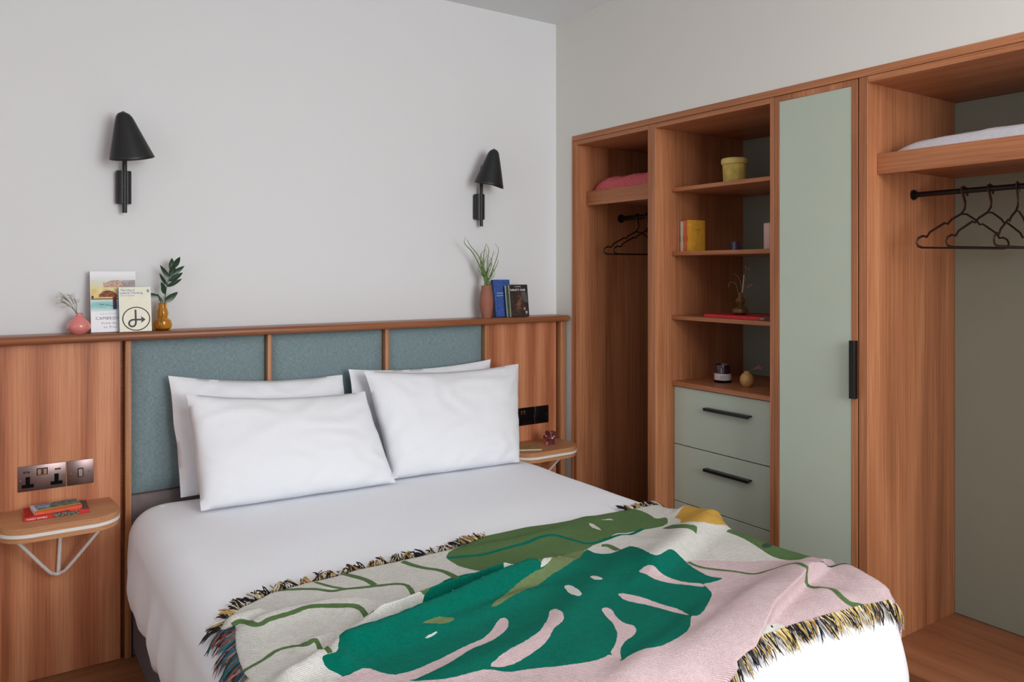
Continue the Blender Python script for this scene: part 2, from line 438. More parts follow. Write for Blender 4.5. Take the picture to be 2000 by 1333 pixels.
for (y, rz, lb) in ((-2.000, -11, 'dark wire coat hanger on the right rail, second from the tall cupboard'), (-2.083, 6, 'dark wire coat hanger on the right rail, cut by the picture edge')):
    c = hm.copy(); COL.objects.link(c); hang(c, y, rz, 1.695, .283, .0095, lb, 'hangers in the right bay')
for (y, lb) in ((-.300, 'dark wire coat hanger in the narrow left bay, nearer the bed wall'), (-.372, 'dark wire coat hanger in the narrow left bay, half hidden behind its divider')):
    c = hm.copy(); COL.objects.link(c); hang(c, y, -7, 1.70, .297, .0125, lb, 'hangers in the left bay')

# ================================================================ BED
XL, XR, YF, YH, TOP, RC, RA = -2.065, -.425, -2.15, -.13, .58, .14, .10
bed = thing('bed', 'double bed with charcoal fabric divan base and pale mattress against the headboard', 'bed', loc=(-1.245, -1.1, 0))
def bedpart(name, mat, m_, ang=40):
    o = m_.done(name, mat, bed, ang); o.matrix_parent_inverse = Matrix.Translation((1.245, 1.1, 0)); return o
bedpart('divan_base', m_divan, M().box((-2.030, -2.10, .03), (-.465, -.105, .30), .02, 3))
bedpart('mattress', m_mat, M().box((-2.010, -2.09, .302), (-.485, -.104, .535), .045, 4))
for x in (-1.9, -.6):
    for y in (-1.95, -.25): bedpart('foot', m_blkm, M().lathe([(0, 0), (.025, 0), (.03, .031), (0, .031)], (x, y, 0), 16))

def drape(s, t):
    """wraps a flat cloth coordinate over the rounded top edge of the bed"""
    cx = np.clip(s, XL+RC, XR-RC); cy = np.clip(t, YF+RC, YH-RC)
    vx, vy = s-cx, t-cy; L = np.hypot(vx, vy); Ls = np.maximum(L, 1e-9); dx, dy = vx/Ls, vy/Ls
    d = np.maximum(L-(RC-RA), 0); phi = np.minimum(d/RA, PI/2)
    hor = np.where(d > 0, (RC-RA)+RA*np.sin(phi), L)
    z = TOP-RA*(1-np.cos(phi))-np.maximum(d-RA*PI/2, 0)
    P = np.stack([cx+dx*hor, cy+dy*hor, z], -1)
    Nn = np.stack([dx*np.sin(phi), dy*np.sin(phi), np.cos(phi)], -1)
    return P, Nn, d
def vnoise(P, sc, seed=0):
    return np.array([noise.noise(Vector((p[0]*sc[0]+seed, p[1]*sc[1], p[2]*sc[2]))) for p in P.reshape(-1, 3)]).reshape(P.shape[:-1])

# duvet: rings around the bed plan, closed on top
def make_duvet():
    cols = []   # plan directions around the rounded rectangle
    x0, x1, y0, y1 = XL+RC, XR-RC, YF+RC, YH-RC
    def side(a, b, n): return [(a[0]+(b[0]-a[0])*i/n, a[1]+(b[1]-a[1])*i/n) for i in range(n)]
    per = []
    def arc(cx, cy, a0, n=8): return [(cx, cy, a0+(PI/2)*i/n) for i in range(n)]
    for p in side((x1, y0), (x1, y1), 56): per.append((p[0], p[1], 0))
    per += arc(x1, y1, 0)
    for p in side((x1, y1), (x0, y1), 44): per.append((p[0], p[1], PI/2))
    per += arc(x0, y1, PI/2)
    for p in side((x0, y1), (x0, y0), 56): per.append((p[0], p[1], PI))
    per += arc(x0, y0, PI)
    for p in side((x0, y0), (x1, y0), 44): per.append((p[0], p[1], 1.5*PI))
    per += arc(x1, y0, 1.5*PI)
    ds = list(np.linspace(.04, RC-RA+RA*PI/2, 12))+list(np.linspace(RC-RA+RA*PI/2+.02, RC-RA+RA*PI/2+.195, 14))
    bm = bmesh.new(); rings = []
    for k, dd in enumerate(ds):
        ring = []
        for i, (cx, cy, a) in enumerate(per):
            s = cx+math.cos(a)*dd; t = cy+math.sin(a)*dd
            P, Nn, d = drape(np.array(s), np.array(t)); P = Vector(P); Nn = Vector(Nn)
            dp = max(0, (TOP-RA)-P.z)
            f = min(1, dp/.12)
            u = (cy if abs(math.cos(a)) > .5 else cx)
            wr = .010*f*math.sin(u*23+2*math.sin(u*7))+.008*f*noise.noise(Vector((u*9, P.z*2, a)))
            bul = .014*math.sin(min(1, dp/.24)*PI)
            P += Nn*(bul*1.0+wr+.0025*noise.noise(Vector((s*7, t*7, 3))))
            if dp > .14 and math.cos(a) < -.5: P.x += (dp-.14)*.10
            if dp > .19: P.z += .010*math.sin(u*9)
            ring.append(bm.verts.new(P))
        rings.append(ring)
    n = len(per)
    for A_, B_ in zip(rings, rings[1:]):
        for i in range(n): bm.faces.new((A_[i], B_[i], B_[(i+1) % n], A_[(i+1) % n]))
    # top: grid filled from the innermost ring
    inner = rings[0]
    nx, ny = 64, 76; gx = np.linspace(x0-.028, x1+.028, nx); gy = np.linspace(y0-.028, y1+.028, ny)
    V = [[None]*ny for _ in range(nx)]
    for i, gxx in enumerate(gx):
        for j, gyy in enumerate(gy):
            e = min(1, min(gxx-x0, x1-gxx, gyy-y0, y1-gyy)/.2+.15)
            z = TOP+e*(.004*noise.noise(Vector((gxx*3, gyy*3, 1)))+.0015*noise.noise(Vector((gxx*11+gyy*7, gyy*5-gxx*3, 5))))
            z += e*.0018*max(0, noise.noise(Vector((gxx*2+gyy*6, gyy*2-gxx*14, 8))))
            V[i][j] = bm.verts.new((gxx, gyy, z))
    for i in range(nx-1):
        for j in range(ny-1): bm.faces.new((V[i][j], V[i+1][j], V[i+1][j+1], V[i][j+1]))
    loop = [V[i][0] for i in range(nx)]+[V[nx-1][j] for j in range(1, ny)]+[V[i][ny-1] for i in range(nx-2, -1, -1)]+[V[0][j] for j in range(ny-2, 0, -1)]
    e1 = []; 
    for A_ in (inner, loop):
        for i in range(len(A_)):
            e = bm.edges.get((A_[i], A_[(i+1) % len(A_)])); e1.append(e)
    bmesh.ops.bridge_loops(bm, edges=[e for e in e1 if e])
    bmesh.ops.recalc_face_normals(bm, faces=bm.faces)
    me = bpy.data.meshes.new('duvet'); bm.to_mesh(me); bm.free(); smooth(me, 80)
    o = link('duvet', me, m_duv)
    md = o.modifiers.new('thickness', 'SOLIDIFY'); md.thickness = .012; md.offset = -1
    return tag(o, 'smooth white duvet hanging over both sides and foot of the bed', 'duvet')
make_duvet()

# ---------------------------------------------------------------- pillows
def pillow(label, BL, BR, TL, TR, thick, seed, sag=.012, mat=None):
    BL, BR, TL, TR = map(Vector, (BL, BR, TL, TR)); n_ = ((BR-BL).cross(TL-BL)).normalized()
    if n_.y > 0: n_ = -n_
    nu, nv = 44, 32; bm = bmesh.new(); G = {}
    for side in (1, -1):
        for i in range(nu+1):
            for j in range(nv+1):
                edge = i in (0, nu) or j in (0, nv)
                if side == -1 and edge: G[(side, i, j)] = G[(1, i, j)]; continue
                u, v = i/nu, j/nv; a, b = 2*u-1, 2*v-1
                # concave edges with pointed ears
                uu = .5+.5*a*(1-.012*(1-b*b)+.018*noise.noise(Vector((b*2.2, a, seed)))); vv = .5+.5*b*(1-(.045 if b > 0 else .0)*(1-a*a)+.012*noise.noise(Vector((a*3, b, seed+5))))
                p = BL*(1-uu)*(1-vv)+BR*uu*(1-vv)+TL*(1-uu)*vv+TR*uu*vv
                f = max(0, (1-abs(a)**3.2))*max(0, (1-abs(b)**2.8)); th = thick*.5*f**.52
                th *= (1+.10*(-b))            # filling settles downwards
                rad = min(1, f*3)
                ca = math.atan2(1-abs(b), 1-abs(a))
                cr = (abs(a)*abs(b))**3
                wr = .020*cr*math.sin(ca*18+seed)*rad+.0045*math.sin(9*noise.noise(Vector((u*2.2+seed, v*2.6, 1)))*2+u*3)*(1-f*.6)*rad*1.4+.0028*noise.noise(Vector((u*14+v*5, v*11-u*6, seed)))*rad+.004*noise.noise(Vector((u*5+seed, v*4, side)))*rad
                wr += .004*noise.noise(Vector((u*3+seed*2, v*12, side*2)))*(1-min(1, f*1.6))
                p = p+n_*side*(th+wr)+n_*.006*noise.noise(Vector((u*3, v*3, seed)))
                p.z -= sag*(1-a*a)*v
                G[(side, i, j)] = bm.verts.new(p)
        for i in range(nu):
            for j in range(nv):
                q = [G[(side, i, j)], G[(side, i+1, j)], G[(side, i+1, j+1)], G[(side, i, j+1)]]
                bm.faces.new(q if side == 1 else q[::-1])
    bmesh.ops.recalc_face_normals(bm, faces=bm.faces)
    me = bpy.data.meshes.new('pillow'); bm.to_mesh(me); bm.free(); smooth(me, 70)
    o = link('pillow', me, m_cot)
    return tag(o, label, 'pillow', 'white pillows on the bed')
pillow('white pillow leaning on the headboard, behind the left front pillow', (-1.885, -.215, .592), (-1.22, -.225, .592), (-1.915, -.15, 1.034), (-1.238, -.15, .987), .12, 3)
pillow('white pillow leaning on the headboard, mostly hidden behind the right front pillow', (-1.19, -.215, .592), (-.58, -.215, .592), (-1.213, -.16, 1.01), (-.505, -.155, 1.007), .09, 11)
pillow('plump white pillow at the front right of the bed, upright with pointed corner', (-1.13, -.405, .590), (-.547, -.459, .590), (-1.187, -.262, 1.012), (-.419, -.262, .990), .165, 5)
pillow('plump white pillow at the front left of the bed, lower than its neighbour', (-1.858, -.415, .590), (-1.139, -.458, .590), (-1.882, -.300, .982), (-1.202, -.300, .934), .17, 8)

# ---------------------------------------------------------------- woven throw
OUTLINE=[[-20201,-13669],[-19978,-13345],[-19513,-12904],[-19162,-12711],[-18703,-12458],[-18251,-12413],[-17445,-12349],[-16563,-12306],[-15636,-12260],[-14821,-12247],[-13481,-12367],[-11843,-11940],[-10270,-11947],[-8662,-12225],[-7728,-12293],[-6431,-12391],[-5204,-12472],[-4550,-12450],[-3500,-12500],[-2500,-12700],[-2500,-16000],[-2500,-19500],[-3000,-21200],[-3800,-21700],[-4700,-21300],[-5085,-21295],[-5334,-21242],[-5736,-21217],[-6487,-21138],[-7321,-21073],[-8403,-20998],[-9201,-20965],[-9988,-20952],[-10888,-21055],[-11303,-21108],[-11672,-21196],[-11850,-21600],[-12300,-22600],[-12700,-23800],[-13000,-24600],[-16500,-24700],[-19900,-24600],[-20300,-22000],[-20350,-19000],[-20300,-17000],[-20219,-16193],[-20240,-15920],[-20204,-15422],[-20134,-14841],[-20037,-14408],[-19925,-13910],[-20102,-13831]]
N_TOP=18
N_FOOT=(24,36)
N_LEFT=8
POLYS=[('pink',[[-8254,-16932],[-7335,-17380],[-6726,-17932],[-6217,-18238],[-5875,-18532],[-2000,-19000],[-2000,-24000],[-12000,-26000],[-18500,-26000],[-18000,-19000],[-18999,-17432],[-18735,-17477],[-18074,-17341],[-15884,-17402],[-13150,-17614],[-10268,-17227],[-9210,-17118]]),('cream',[[-10667,-21016],[-10256,-20903],[-9819,-20773],[-9280,-20750],[-9106,-20937],[-9414,-21173]]),('mid',[[-13727,-12826],[-13414,-12493],[-11731,-11760],[-10100,-11700],[-8466,-11977],[-7483,-12001],[-6194,-12129],[-5990,-12688],[-6026,-13177],[-6268,-13719],[-5780,-13799],[-6480,-14493],[-7332,-14253],[-8041,-14167],[-8990,-14383],[-9465,-14367],[-9947,-14589],[-11317,-15103],[-11453,-14851],[-12395,-15559],[-12203,-14709],[-12604,-14687],[-13064,-14381],[-13474,-14237],[-13716,-13644],[-13742,-13078]]),('dark',[[-18938,-16916],[-18810,-16928],[-18600,-16964],[-18274,-16249],[-18271,-16390],[-17910,-16115],[-17683,-16185],[-17769,-16386],[-17019,-15796],[-17122,-16433],[-16118,-15591],[-15791,-16075],[-16365,-16234],[-15311,-14773],[-14983,-14494],[-14382,-14160],[-13771,-14185],[-13135,-14491],[-13316,-15524],[-11950,-14649],[-12316,-15520],[-11744,-15334],[-11146,-15374],[-10183,-14734],[-9887,-14551],[-9929,-14920],[-9825,-15212],[-9630,-15393],[-9028,-15256],[-8796,-15270],[-8850,-15722],[-9431,-16707],[-9372,-16947],[-9029,-16839],[-8647,-16698],[-8444,-16739],[-8311,-16966],[-8438,-17600],[-8482,-18025],[-8239,-18346],[-8663,-18347],[-9013,-18271],[-9107,-18533],[-9283,-18844],[-9641,-19112],[-10392,-19639],[-10870,-19834],[-10971,-19688],[-11401,-20090],[-11819,-20345],[-12310,-20359],[-12706,-20385],[-13060,-20190],[-13334,-20151],[-13625,-20231],[-13543,-19994],[-13554,-19760],[-13822,-19819],[-14216,-19785],[-14697,-19615],[-15269,-19310],[-15757,-19177],[-16117,-18856],[-16472,-18831],[-16828,-18821],[-17133,-18733],[-17656,-18363],[-17700,-18031],[-17935,-17799],[-18134,-17400],[-18686,-17517],[-18749,-17345],[-18919,-17101]]),('pink',[[-16689,-17920],[-16033,-17771],[-15441,-17646],[-15025,-17379],[-14616,-17010],[-14446,-17017],[-14455,-17195],[-14692,-17518],[-14981,-17701],[-15417,-17867],[-15945,-17950],[-16454,-18167],[-16919,-18341],[-17665,-18381],[-17836,-17955],[-17352,-18033]]),('pink',[[-16046,-18802],[-15477,-18580],[-14785,-18396],[-14214,-18191],[-13718,-17758],[-13414,-17409],[-13241,-17428],[-13264,-17761],[-13466,-18053],[-13932,-18281],[-14339,-18594],[-14830,-18809],[-15444,-18999],[-15805,-18961]]),('pink',[[-12245,-17946],[-12072,-17946],[-12027,-18121],[-12215,-18501],[-12282,-18846],[-12185,-19055],[-12314,-19297],[-12555,-19454],[-12925,-19555],[-13227,-19739],[-13625,-20232],[-13554,-19760],[-13165,-19519],[-12780,-19163],[-12492,-18705],[-12375,-18296]]),('pink',[[-11348,-17526],[-11153,-17600],[-10902,-18012],[-10776,-18590],[-10641,-19029],[-10954,-19673],[-10864,-19244],[-10967,-18781],[-11093,-18377],[-11415,-17890]]),('pink',[[-10132,-16964],[-9807,-16979],[-9653,-17145],[-9628,-17324],[-9461,-17559],[-9286,-17949],[-8976,-18256],[-9135,-18453],[-9392,-18049],[-9815,-17627],[-10016,-17431]]),('cream',[[-12201,-16387],[-12034,-16435],[-12090,-16888],[-12212,-17194],[-12369,-17234],[-12409,-16911]]),('cream',[[-11293,-16357],[-11147,-16374],[-11149,-16755],[-11244,-16804],[-11403,-16680]]),('olive',[[-14622,-16608],[-13448,-15934],[-12911,-15720],[-12038,-15493],[-10894,-14551],[-9906,-14539],[-10645,-15094],[-11146,-15374],[-12245,-15773],[-13292,-16264],[-13950,-16472],[-14364,-16620]]),('olive',[[-16498,-16653],[-15991,-16521],[-15607,-16714],[-15967,-16846],[-16299,-16722]]),('olive',[[-16112,-16571],[-15925,-16523],[-15637,-16740],[-15889,-16826],[-16159,-16806]]),('cream',[[-16636,-17068],[-16279,-16980],[-16263,-17022],[-16538,-17102]]),('cream',[[-15053,-15359],[-14450,-15328],[-13972,-15532],[-14306,-15771],[-14376,-15586],[-14782,-15507]]),('cream',[[-13184,-14801],[-12974,-14785],[-12818,-15152],[-12900,-15417],[-13045,-15193]]),('cream',[[-8466,-12903],[-8416,-13115],[-8611,-13761],[-8639,-13533],[-8616,-13201]]),('cream',[[-7950,-12834],[-7472,-12783],[-7452,-13006],[-7584,-12911]]),('cream',[[-11135,-14537],[-10872,-14596],[-11392,-15200],[-11274,-14686]]),('cream',[[-12316,-15520],[-11575,-14870],[-11393,-14821],[-12066,-15461],[-12279,-15539]]),('yellow',[[-2000,-13200],[-2000,-14300],[-2000,-15000],[-2000,-15900],[-2000,-16900],[-2000,-16000],[-2000,-15421],[-2000,-15315],[-6166,-15642],[-6514,-15063],[-5887,-14516],[-5565,-13836]]),('mid',[[-2000,-15254],[-2000,-15000],[-2000,-15670],[-2000,-16000],[-2000,-16800],[-2000,-17700],[-2000,-18600],[-2000,-18698],[-5363,-18807],[-5755,-18699],[-5872,-18439],[-5870,-18032],[-5580,-17330],[-5255,-16453],[-5293,-15719]]),('mid',[[-2000,-19023],[-2000,-19300],[-2000,-19700],[-2000,-20008],[-5277,-20088],[-2000,-19636]]),('darkgreen',[[-5403,-17298],[-4900,-17100],[-4900,-17300],[-5200,-17511],[-5485,-17470]])]
STROKES=[('mid',[[-18642,-12385],[-18348,-12466],[-17654,-12933],[-17326,-13271],[-16974,-13332],[-16417,-13529],[-16197,-13617],[-15561,-14045],[-15895,-15399],[-15293,-14825]],134),('mid',[[-17481,-12450],[-17252,-12967],[-16974,-13332]],122),('mid',[[-16619,-12334],[-16314,-12986],[-16243,-13526]],170),('mid',[[-14873,-12355],[-14639,-13136],[-14241,-13738],[-14198,-14983]],185),('mid',[[-19912,-13789],[-19707,-13812],[-19579,-14214],[-19431,-14313],[-19202,-14257],[-18675,-14206],[-18274,-14132],[-17926,-14230],[-17609,-14422],[-17181,-14826],[-17289,-15624]],150),('mid',[[-20228,-15796],[-19837,-15811],[-19459,-15563],[-19130,-15597],[-18882,-15881],[-18673,-15972],[-18755,-16932]],107),('mid',[[-18083,-16006],[-17762,-16371]],336),('dark',[[-13717,-12899],[-12845,-13210],[-12062,-13238],[-11220,-13224],[-10547,-13088],[-10094,-13116],[-9881,-13387],[-9723,-13948],[-9575,-14209],[-9053,-14313],[-8276,-14427],[-7257,-14174]],143),('mid',[[-6647,-14658],[-6859,-15524],[-6635,-15883]],400),('mid',[[-9320,-14553],[-9184,-14748],[-9303,-15293]],207),('mid',[[-8265,-17061],[-8150,-17562],[-7635,-18166],[-7416,-18691],[-6979,-18886],[-6657,-19264],[-6831,-19690]],135),('mid',[[-6831,-19690],[-6818,-20106],[-6582,-20379],[-6702,-20762],[-6615,-21021],[-6127,-21215]],165),('darkgreen',[[-5476,-19361],[-5108,-19653],[-4900,-20100],[-4878,-20364]],105),('black',[[-9504,-20774],[-9476,-20812]],55),('black',[[-9741,-20926],[-9723,-20952]],55)]
RIDGES=[([[-12101,-21413],[-11322,-21146],[-10389,-20865],[-8973,-20413],[-6947,-19741],[-5414,-19411]],0.046,0.055,0.007),([[-13226,-21071],[-11119,-20460],[-7823,-19431]],0.012,0.022,0.026),([[-14284,-20722],[-12277,-20172],[-9657,-19325]],0.014,0.025,0.03),([[-4900,-15000],[-6250,-15505],[-8345,-16461],[-10006,-17147]],0.042,0.026,0.055),([[-4900,-13500],[-4900,-14400],[-4900,-15200]],0.03,0.022,0.03),([[-8776,-15425],[-11587,-16898],[-13710,-17948]],0.01,0.03,0.04),([[-18783,-16556],[-17957,-16518],[-16897,-16361],[-15376,-16036],[-13377,-15494],[-11160,-15041]],0.05,0.015,0.026),([[-17613,-15697],[-16493,-15521],[-15213,-15221],[-13735,-15052],[-12550,-15007]],0.044,0.017,0.013),([[-17652,-16916],[-16073,-16794],[-14172,-16464],[-12694,-16153]],0.014,0.014,0.02),([[-18980,-15829],[-18378,-15779],[-17751,-16026]],0.018,0.014,0.016),([[-19866,-16979],[-18978,-16785],[-18358,-17202]],0.022,0.018,0.016),([[-19705,-14062],[-18710,-13928],[-17703,-13981],[-16626,-14635]],0.016,0.012,0.035),([[-20008,-13555],[-19685,-13533],[-19086,-13539]],0.014,0.01,0.015),([[-17493,-18538],[-15193,-18433],[-13512,-18082]],0.009,0.03,0.03),([[-4900,-19500],[-5217,-20508],[-5186,-21126]],0.018,0.018,0.018),([[-6969,-20201],[-6212,-20964]],0.008,0.02,0.02),([[-8052,-12145],[-8540,-14247],[-8147,-15849]],0.01,0.025,0.03),([[-13415,-12557],[-11435,-12849],[-8992,-12776]],0.008,0.02,0.03)]

def rid_height(s, t):
    P = np.stack([s, t], -1); Hh = np.zeros(P.shape[:-1])+.014
    for pl, h, sl, sr in RIDGES:
        pl = np.array(pl)/1e4; best = np.full(P.shape[:-1], 1e9); side = np.zeros_like(best); al = np.zeros_like(best); n = len(pl)-1
        for i in range(n):
            a, b = pl[i], pl[i+1]; ab = b-a; l = ab@ab
            u = np.clip(((P-a)@ab)/l, 0, 1); d = P-(a+u[..., None]*ab); dd = np.hypot(d[..., 0], d[..., 1]); c = ab[0]*d[..., 1]-ab[1]*d[..., 0]
            m = dd < best; best = np.where(m, dd, best); side = np.where(m, c, side); al = np.where(m, (i+u)/n, al)
        sg = np.where(side > 0, sl, sr); tap = np.minimum(1, np.minimum(al, 1-al)*5+.35)
        Hh = Hh+h*tap*np.exp(-(best/sg)**2/2)
    return Hh
LATERAL = {0: .022, 7: .013}
def lateral(s, t):
    P = np.stack([s, t], -1); S = np.zeros(P.shape)
    for k, amt in LATERAL.items():
        pl = np.array(RIDGES[k][0])/1e4; best = np.full(P.shape[:-1], 1e9); al = np.zeros_like(best); nn = np.zeros(P.shape); sd = np.zeros_like(best); n = len(pl)-1
        for i in range(n):
            a, b = pl[i], pl[i+1]; ab = b-a; l = ab@ab; u = np.clip(((P-a)@ab)/l, 0, 1); d = P-(a+u[..., None]*ab); dd = np.hypot(d[..., 0], d[..., 1]); c = ab[0]*d[..., 1]-ab[1]*d[..., 0]
            m = dd < best; best = np.where(m, dd, best); al = np.where(m, (i+u)/n, al); sd = np.where(m, c, sd); nn[m] = np.array([ab[1], -ab[0]])/math.sqrt(l)
        w_ = np.minimum(1, np.minimum(al, 1-al)*4)*np.exp(-(best/np.where(sd > 0, .030, .006))**2/2)
        S += nn*(amt*w_)[..., None]
    return S
TINT = {'cream': (228, 226, 219), 'pink': (226, 200, 202), 'dark': (0, 116, 97), 'mid': (96, 126, 78), 'olive': (122, 140, 94),
        'yellow': (214, 168, 78), 'darkgreen': (62, 84, 72), 'black': (30, 30, 30)}
def make_throw():
    rnd = random.Random(3)
    def dens(p, step, jit, close=True):
        out = []; n = len(p)
        for i in range(n if close else n-1):
            a, b = p[i], p[(i+1) % n]; L = math.hypot(b[0]-a[0], b[1]-a[1]); k = max(1, int(L/step))
            for q in range(k):
                f = q/k; j = jit*rnd.uniform(-1, 1)
                out.append((a[0]+(b[0]-a[0])*f+(j if q else 0), a[1]+(b[1]-a[1])*f+(jit*rnd.uniform(-1, 1) if q else 0)))
        if not close: out.append(p[-1])
        return out
    def smooth_poly(p):   # one round of corner cutting
        out = []
        for i in range(len(p)):
            a, b = p[i], p[(i+1) % len(p)]
            out += [(a[0]*.8+b[0]*.2, a[1]*.8+b[1]*.2), (a[0]*.2+b[0]*.8, a[1]*.2+b[1]*.8)]
        return out
    outl = [(a/1e4, b/1e4) for a, b in OUTLINE]
    regions = []
    for c, p in POLYS:
        regions.append((c, dens(smooth_poly([(a/1e4, b/1e4) for a, b in p]), .006, .0009)))
    for c, p, w in STROKES:
        q = [(v.x, v.y) for v in curve_pts([(a/1e4, b/1e4, 0) for a, b in p], 5)]; w = w/1e4
        L_, R_ = [], []
        for i, a in enumerate(q):
            b0, b1 = q[max(0, i-1)], q[min(len(q)-1, i+1)]; dx, dy = b1[0]-b0[0], b1[1]-b0[1]; l = math.hypot(dx, dy) or 1
            j = rnd.uniform(-.0006, .0006)
            L_.append((a[0]-dy/l*(w/2+j), a[1]+dx/l*(w/2+j))); R_.append((a[0]+dy/l*(w/2+j), a[1]-dx/l*(w/2+j)))
        regions.append((c, L_+R_[::-1]))
    verts = []; edges = []
    def add_loop(p):
        i0 = len(verts); verts.extend(p); n = len(p)
        edges.extend([(i0+i, i0+(i+1) % n) for i in range(n)])
    add_loop(dens(outl, .008, 0))
    for c, p in regions: add_loop(p)
    st = .0085
    def inside_many(px, py, poly):
        poly = np.array(poly); ins = np.zeros(px.shape, bool); x, y = poly[:, 0], poly[:, 1]; x2, y2 = np.roll(x, -1), np.roll(y, -1)
        for a, b, c, d in zip(x, y, x2, y2):
            if b == d: continue
            m = ((b > py) != (d > py)) & (px < (c-a)*(py-b)/(d-b)+a); ins ^= m
        return ins
    gx, gy = np.meshgrid(np.arange(-2.06, -.24, st), np.arange(-2.48, -1.16, st), indexing='ij')
    gx = (gx+(np.arange(gx.shape[1]) % 2)*st/2).ravel(); gy = gy.ravel()
    m = inside_many(gx, gy, outl); verts.extend(zip(gx[m].tolist(), gy[m].tolist()))
    for k in LATERAL:
        pl = [(a/1e4, b/1e4) for a, b in RIDGES[k][0]]
        for (a, b) in zip(pl, pl[1:]):
            L = math.hypot(b[0]-a[0], b[1]-a[1]); nx_, ny_ = (b[1]-a[1])/L, -(b[0]-a[0])/L; n = max(1, int(L/.005))
            for o_ in (-.006, -.003, 0, .002, .004, .006, .008, .011, .015, .020):
                for q in range(n): verts.append((a[0]+(b[0]-a[0])*q/n+nx_*o_, a[1]+(b[1]-a[1])*q/n+ny_*o_))
    v2, e2, f2, _, _, _ = delaunay_2d_cdt([Vector(v) for v in verts], edges, [], 0, 1e-5)
    V2 = np.array([(v.x, v.y) for v in v2]); Fc = np.array([V2[list(f)].mean(0) for f in f2])
    keep = inside_many(Fc[:, 0], Fc[:, 1], outl)
    col = np.array([TINT_L['cream']]*len(f2))
    for c, p in regions:
        mm = inside_many(Fc[:, 0], Fc[:, 1], p); col[mm] = TINT_L[c]
    faces = [tuple(f) for f, k in zip(f2, keep) if k]; col = col[keep]
    P, Nn, d = drape(V2[:, 0], V2[:, 1]); hh = rid_height(V2[:, 0], V2[:, 1])
    z3 = np.concatenate([V2, np.zeros((len(V2), 1))], 1)
    hh = hh+.004*vnoise(z3, (9, 9, 1))+.0045*np.clip(d-.1, 0, .3)/.3*np.sin(V2[:, 0]*34)
    P = P+Nn*hh[:, None]
    P[:, :2] += lateral(V2[:, 0], V2[:, 1])
    me = bpy.data.meshes.new('woven_throw'); me.from_pydata(P.tolist(), [], faces); me.update()
    at = me.attributes.new('Tint', 'FLOAT_COLOR', 'FACE'); at.data.foreach_set('color', col.astype(np.float32).ravel())
    bm = bmesh.new(); bm.from_mesh(me); bmesh.ops.delete(bm, geom=[v for v in bm.verts if not v.link_faces], context='VERTS')
    bmesh.ops.recalc_face_normals(bm, faces=bm.faces)
    if sum(f.normal.z*f.calc_area() for f in bm.faces) < 0: bmesh.ops.reverse_faces(bm, faces=bm.faces)
    bm.to_mesh(me); bm.free(); smooth(me, 180)
    return me
TINT_L = {k: lin(v) for k, v in TINT.items()}
m_throw = attr_mat('knitted_throw', .95, knit=True)
throw = link('woven_throw', make_throw(), m_throw)
md = throw.modifiers.new('thickness', 'SOLIDIFY'); md.thickness = .004; md.offset = -1
tag(throw, 'woven throw with big green leaf pattern on pink and cream, rumpled across the bed foot', 'blanket')
def surf(s, t, lift=0):
    s_ = np.array([s]); t_ = np.array([t]); P, Nn, d = drape(s_, t_); h = rid_height(s_, t_)
    return Vector(P[0])+Vector(Nn[0])*float(h[0]+lift)
def duv(s, t, lift):
    P, Nn, d = drape(np.array([s]), np.array([t])); return Vector(P[0])+Vector(Nn[0])*lift
def fringe(name, pts, length, cols, seed, clump=.0105, rad=.0014, slant=.2, nst=5, spread=.5, hi=.010):
    """yarn ends along an edge of the throw, gathered in small loose tufts"""
    rnd = random.Random(seed); s = bmesh.new(); tint = []
    for (a, b) in zip(pts, pts[1:]):
        L = math.hypot(b[0]-a[0], b[1]-a[1]); n = max(1, int(round(L/clump))); tx, ty = (b[0]-a[0])/L, (b[1]-a[1])/L
        ox, oy = -ty, tx
        for k in range(n):
            f0 = (k+.5)/n; cs = slant+rnd.uniform(-spread, spread); cl_len = length*rnd.uniform(.7, 1.2); two = rnd.sample(cols, 3)
            for m_ in range(nst):
                f = f0+(m_/(nst-1)-.5)/n*1.0; x, y = a[0]+(b[0]-a[0])*f, a[1]+(b[1]-a[1])*f
                cl = cs+rnd.uniform(-.22, .22)-(m_/(nst-1)-.5)*.35; ln = cl_len*rnd.uniform(.8, 1.15); up = rnd.uniform(.002, hi)
                off = surf(x, y)-duv(x, y, .006); off = off*min(1, .016/max(off.length, 1e-6)); c = lin(rnd.choice(two)); prev = None; ph = rnd.uniform(0, 6); cu = rnd.uniform(-.16, .16)
                for q in range(6):
                    g = q/5; sw = cl*g+cu*g*g+.035*math.sin(ph+g*5)
                    px = x+ox*(ln*g-.005)+tx*sw*ln; py = y+oy*(ln*g-.005)+ty*sw*ln
                    if q == 0: p = surf(px, py, .001)
                    else:
                        lift = .0045+up*min(1, g*1.5)*(1-.35*g)
                        p = duv(px, py, lift+.004)+off*(1-g)**1.5*.9
                    r = rad*(1.2 if q < 5 else .5)
                    ring = [s.verts.new(p+Vector((tx*r*math.cos(w), ty*r*math.cos(w), r*math.sin(w)))) for w in (PI/2, PI/2+2.094, PI/2+4.189)]
                    if prev:
                        for w in range(3): s.faces.new((prev[w], prev[(w+1) % 3], ring[(w+1) % 3], ring[w])); tint.append(c)
                    prev = ring
    me = bpy.data.meshes.new(name); s.to_mesh(me); s.free()
    at = me.attributes.new('Tint', 'FLOAT_COLOR', 'FACE'); at.data.foreach_set('color', np.array(tint, dtype=np.float32).ravel())
    for p in me.polygons: p.use_smooth = True
    o = link(name, me, m_yarn, throw); tag(o, kind='stuff'); return o
m_yarn = attr_mat('yarn', .9)
OL = [(a/1e4, b/1e4) for a, b in OUTLINE]
DK = [(22, 22, 24), (22, 22, 24), (34, 26, 26), (40, 34, 34), (206, 170, 96), (190, 146, 88), (224, 206, 160), (222, 214, 200)]
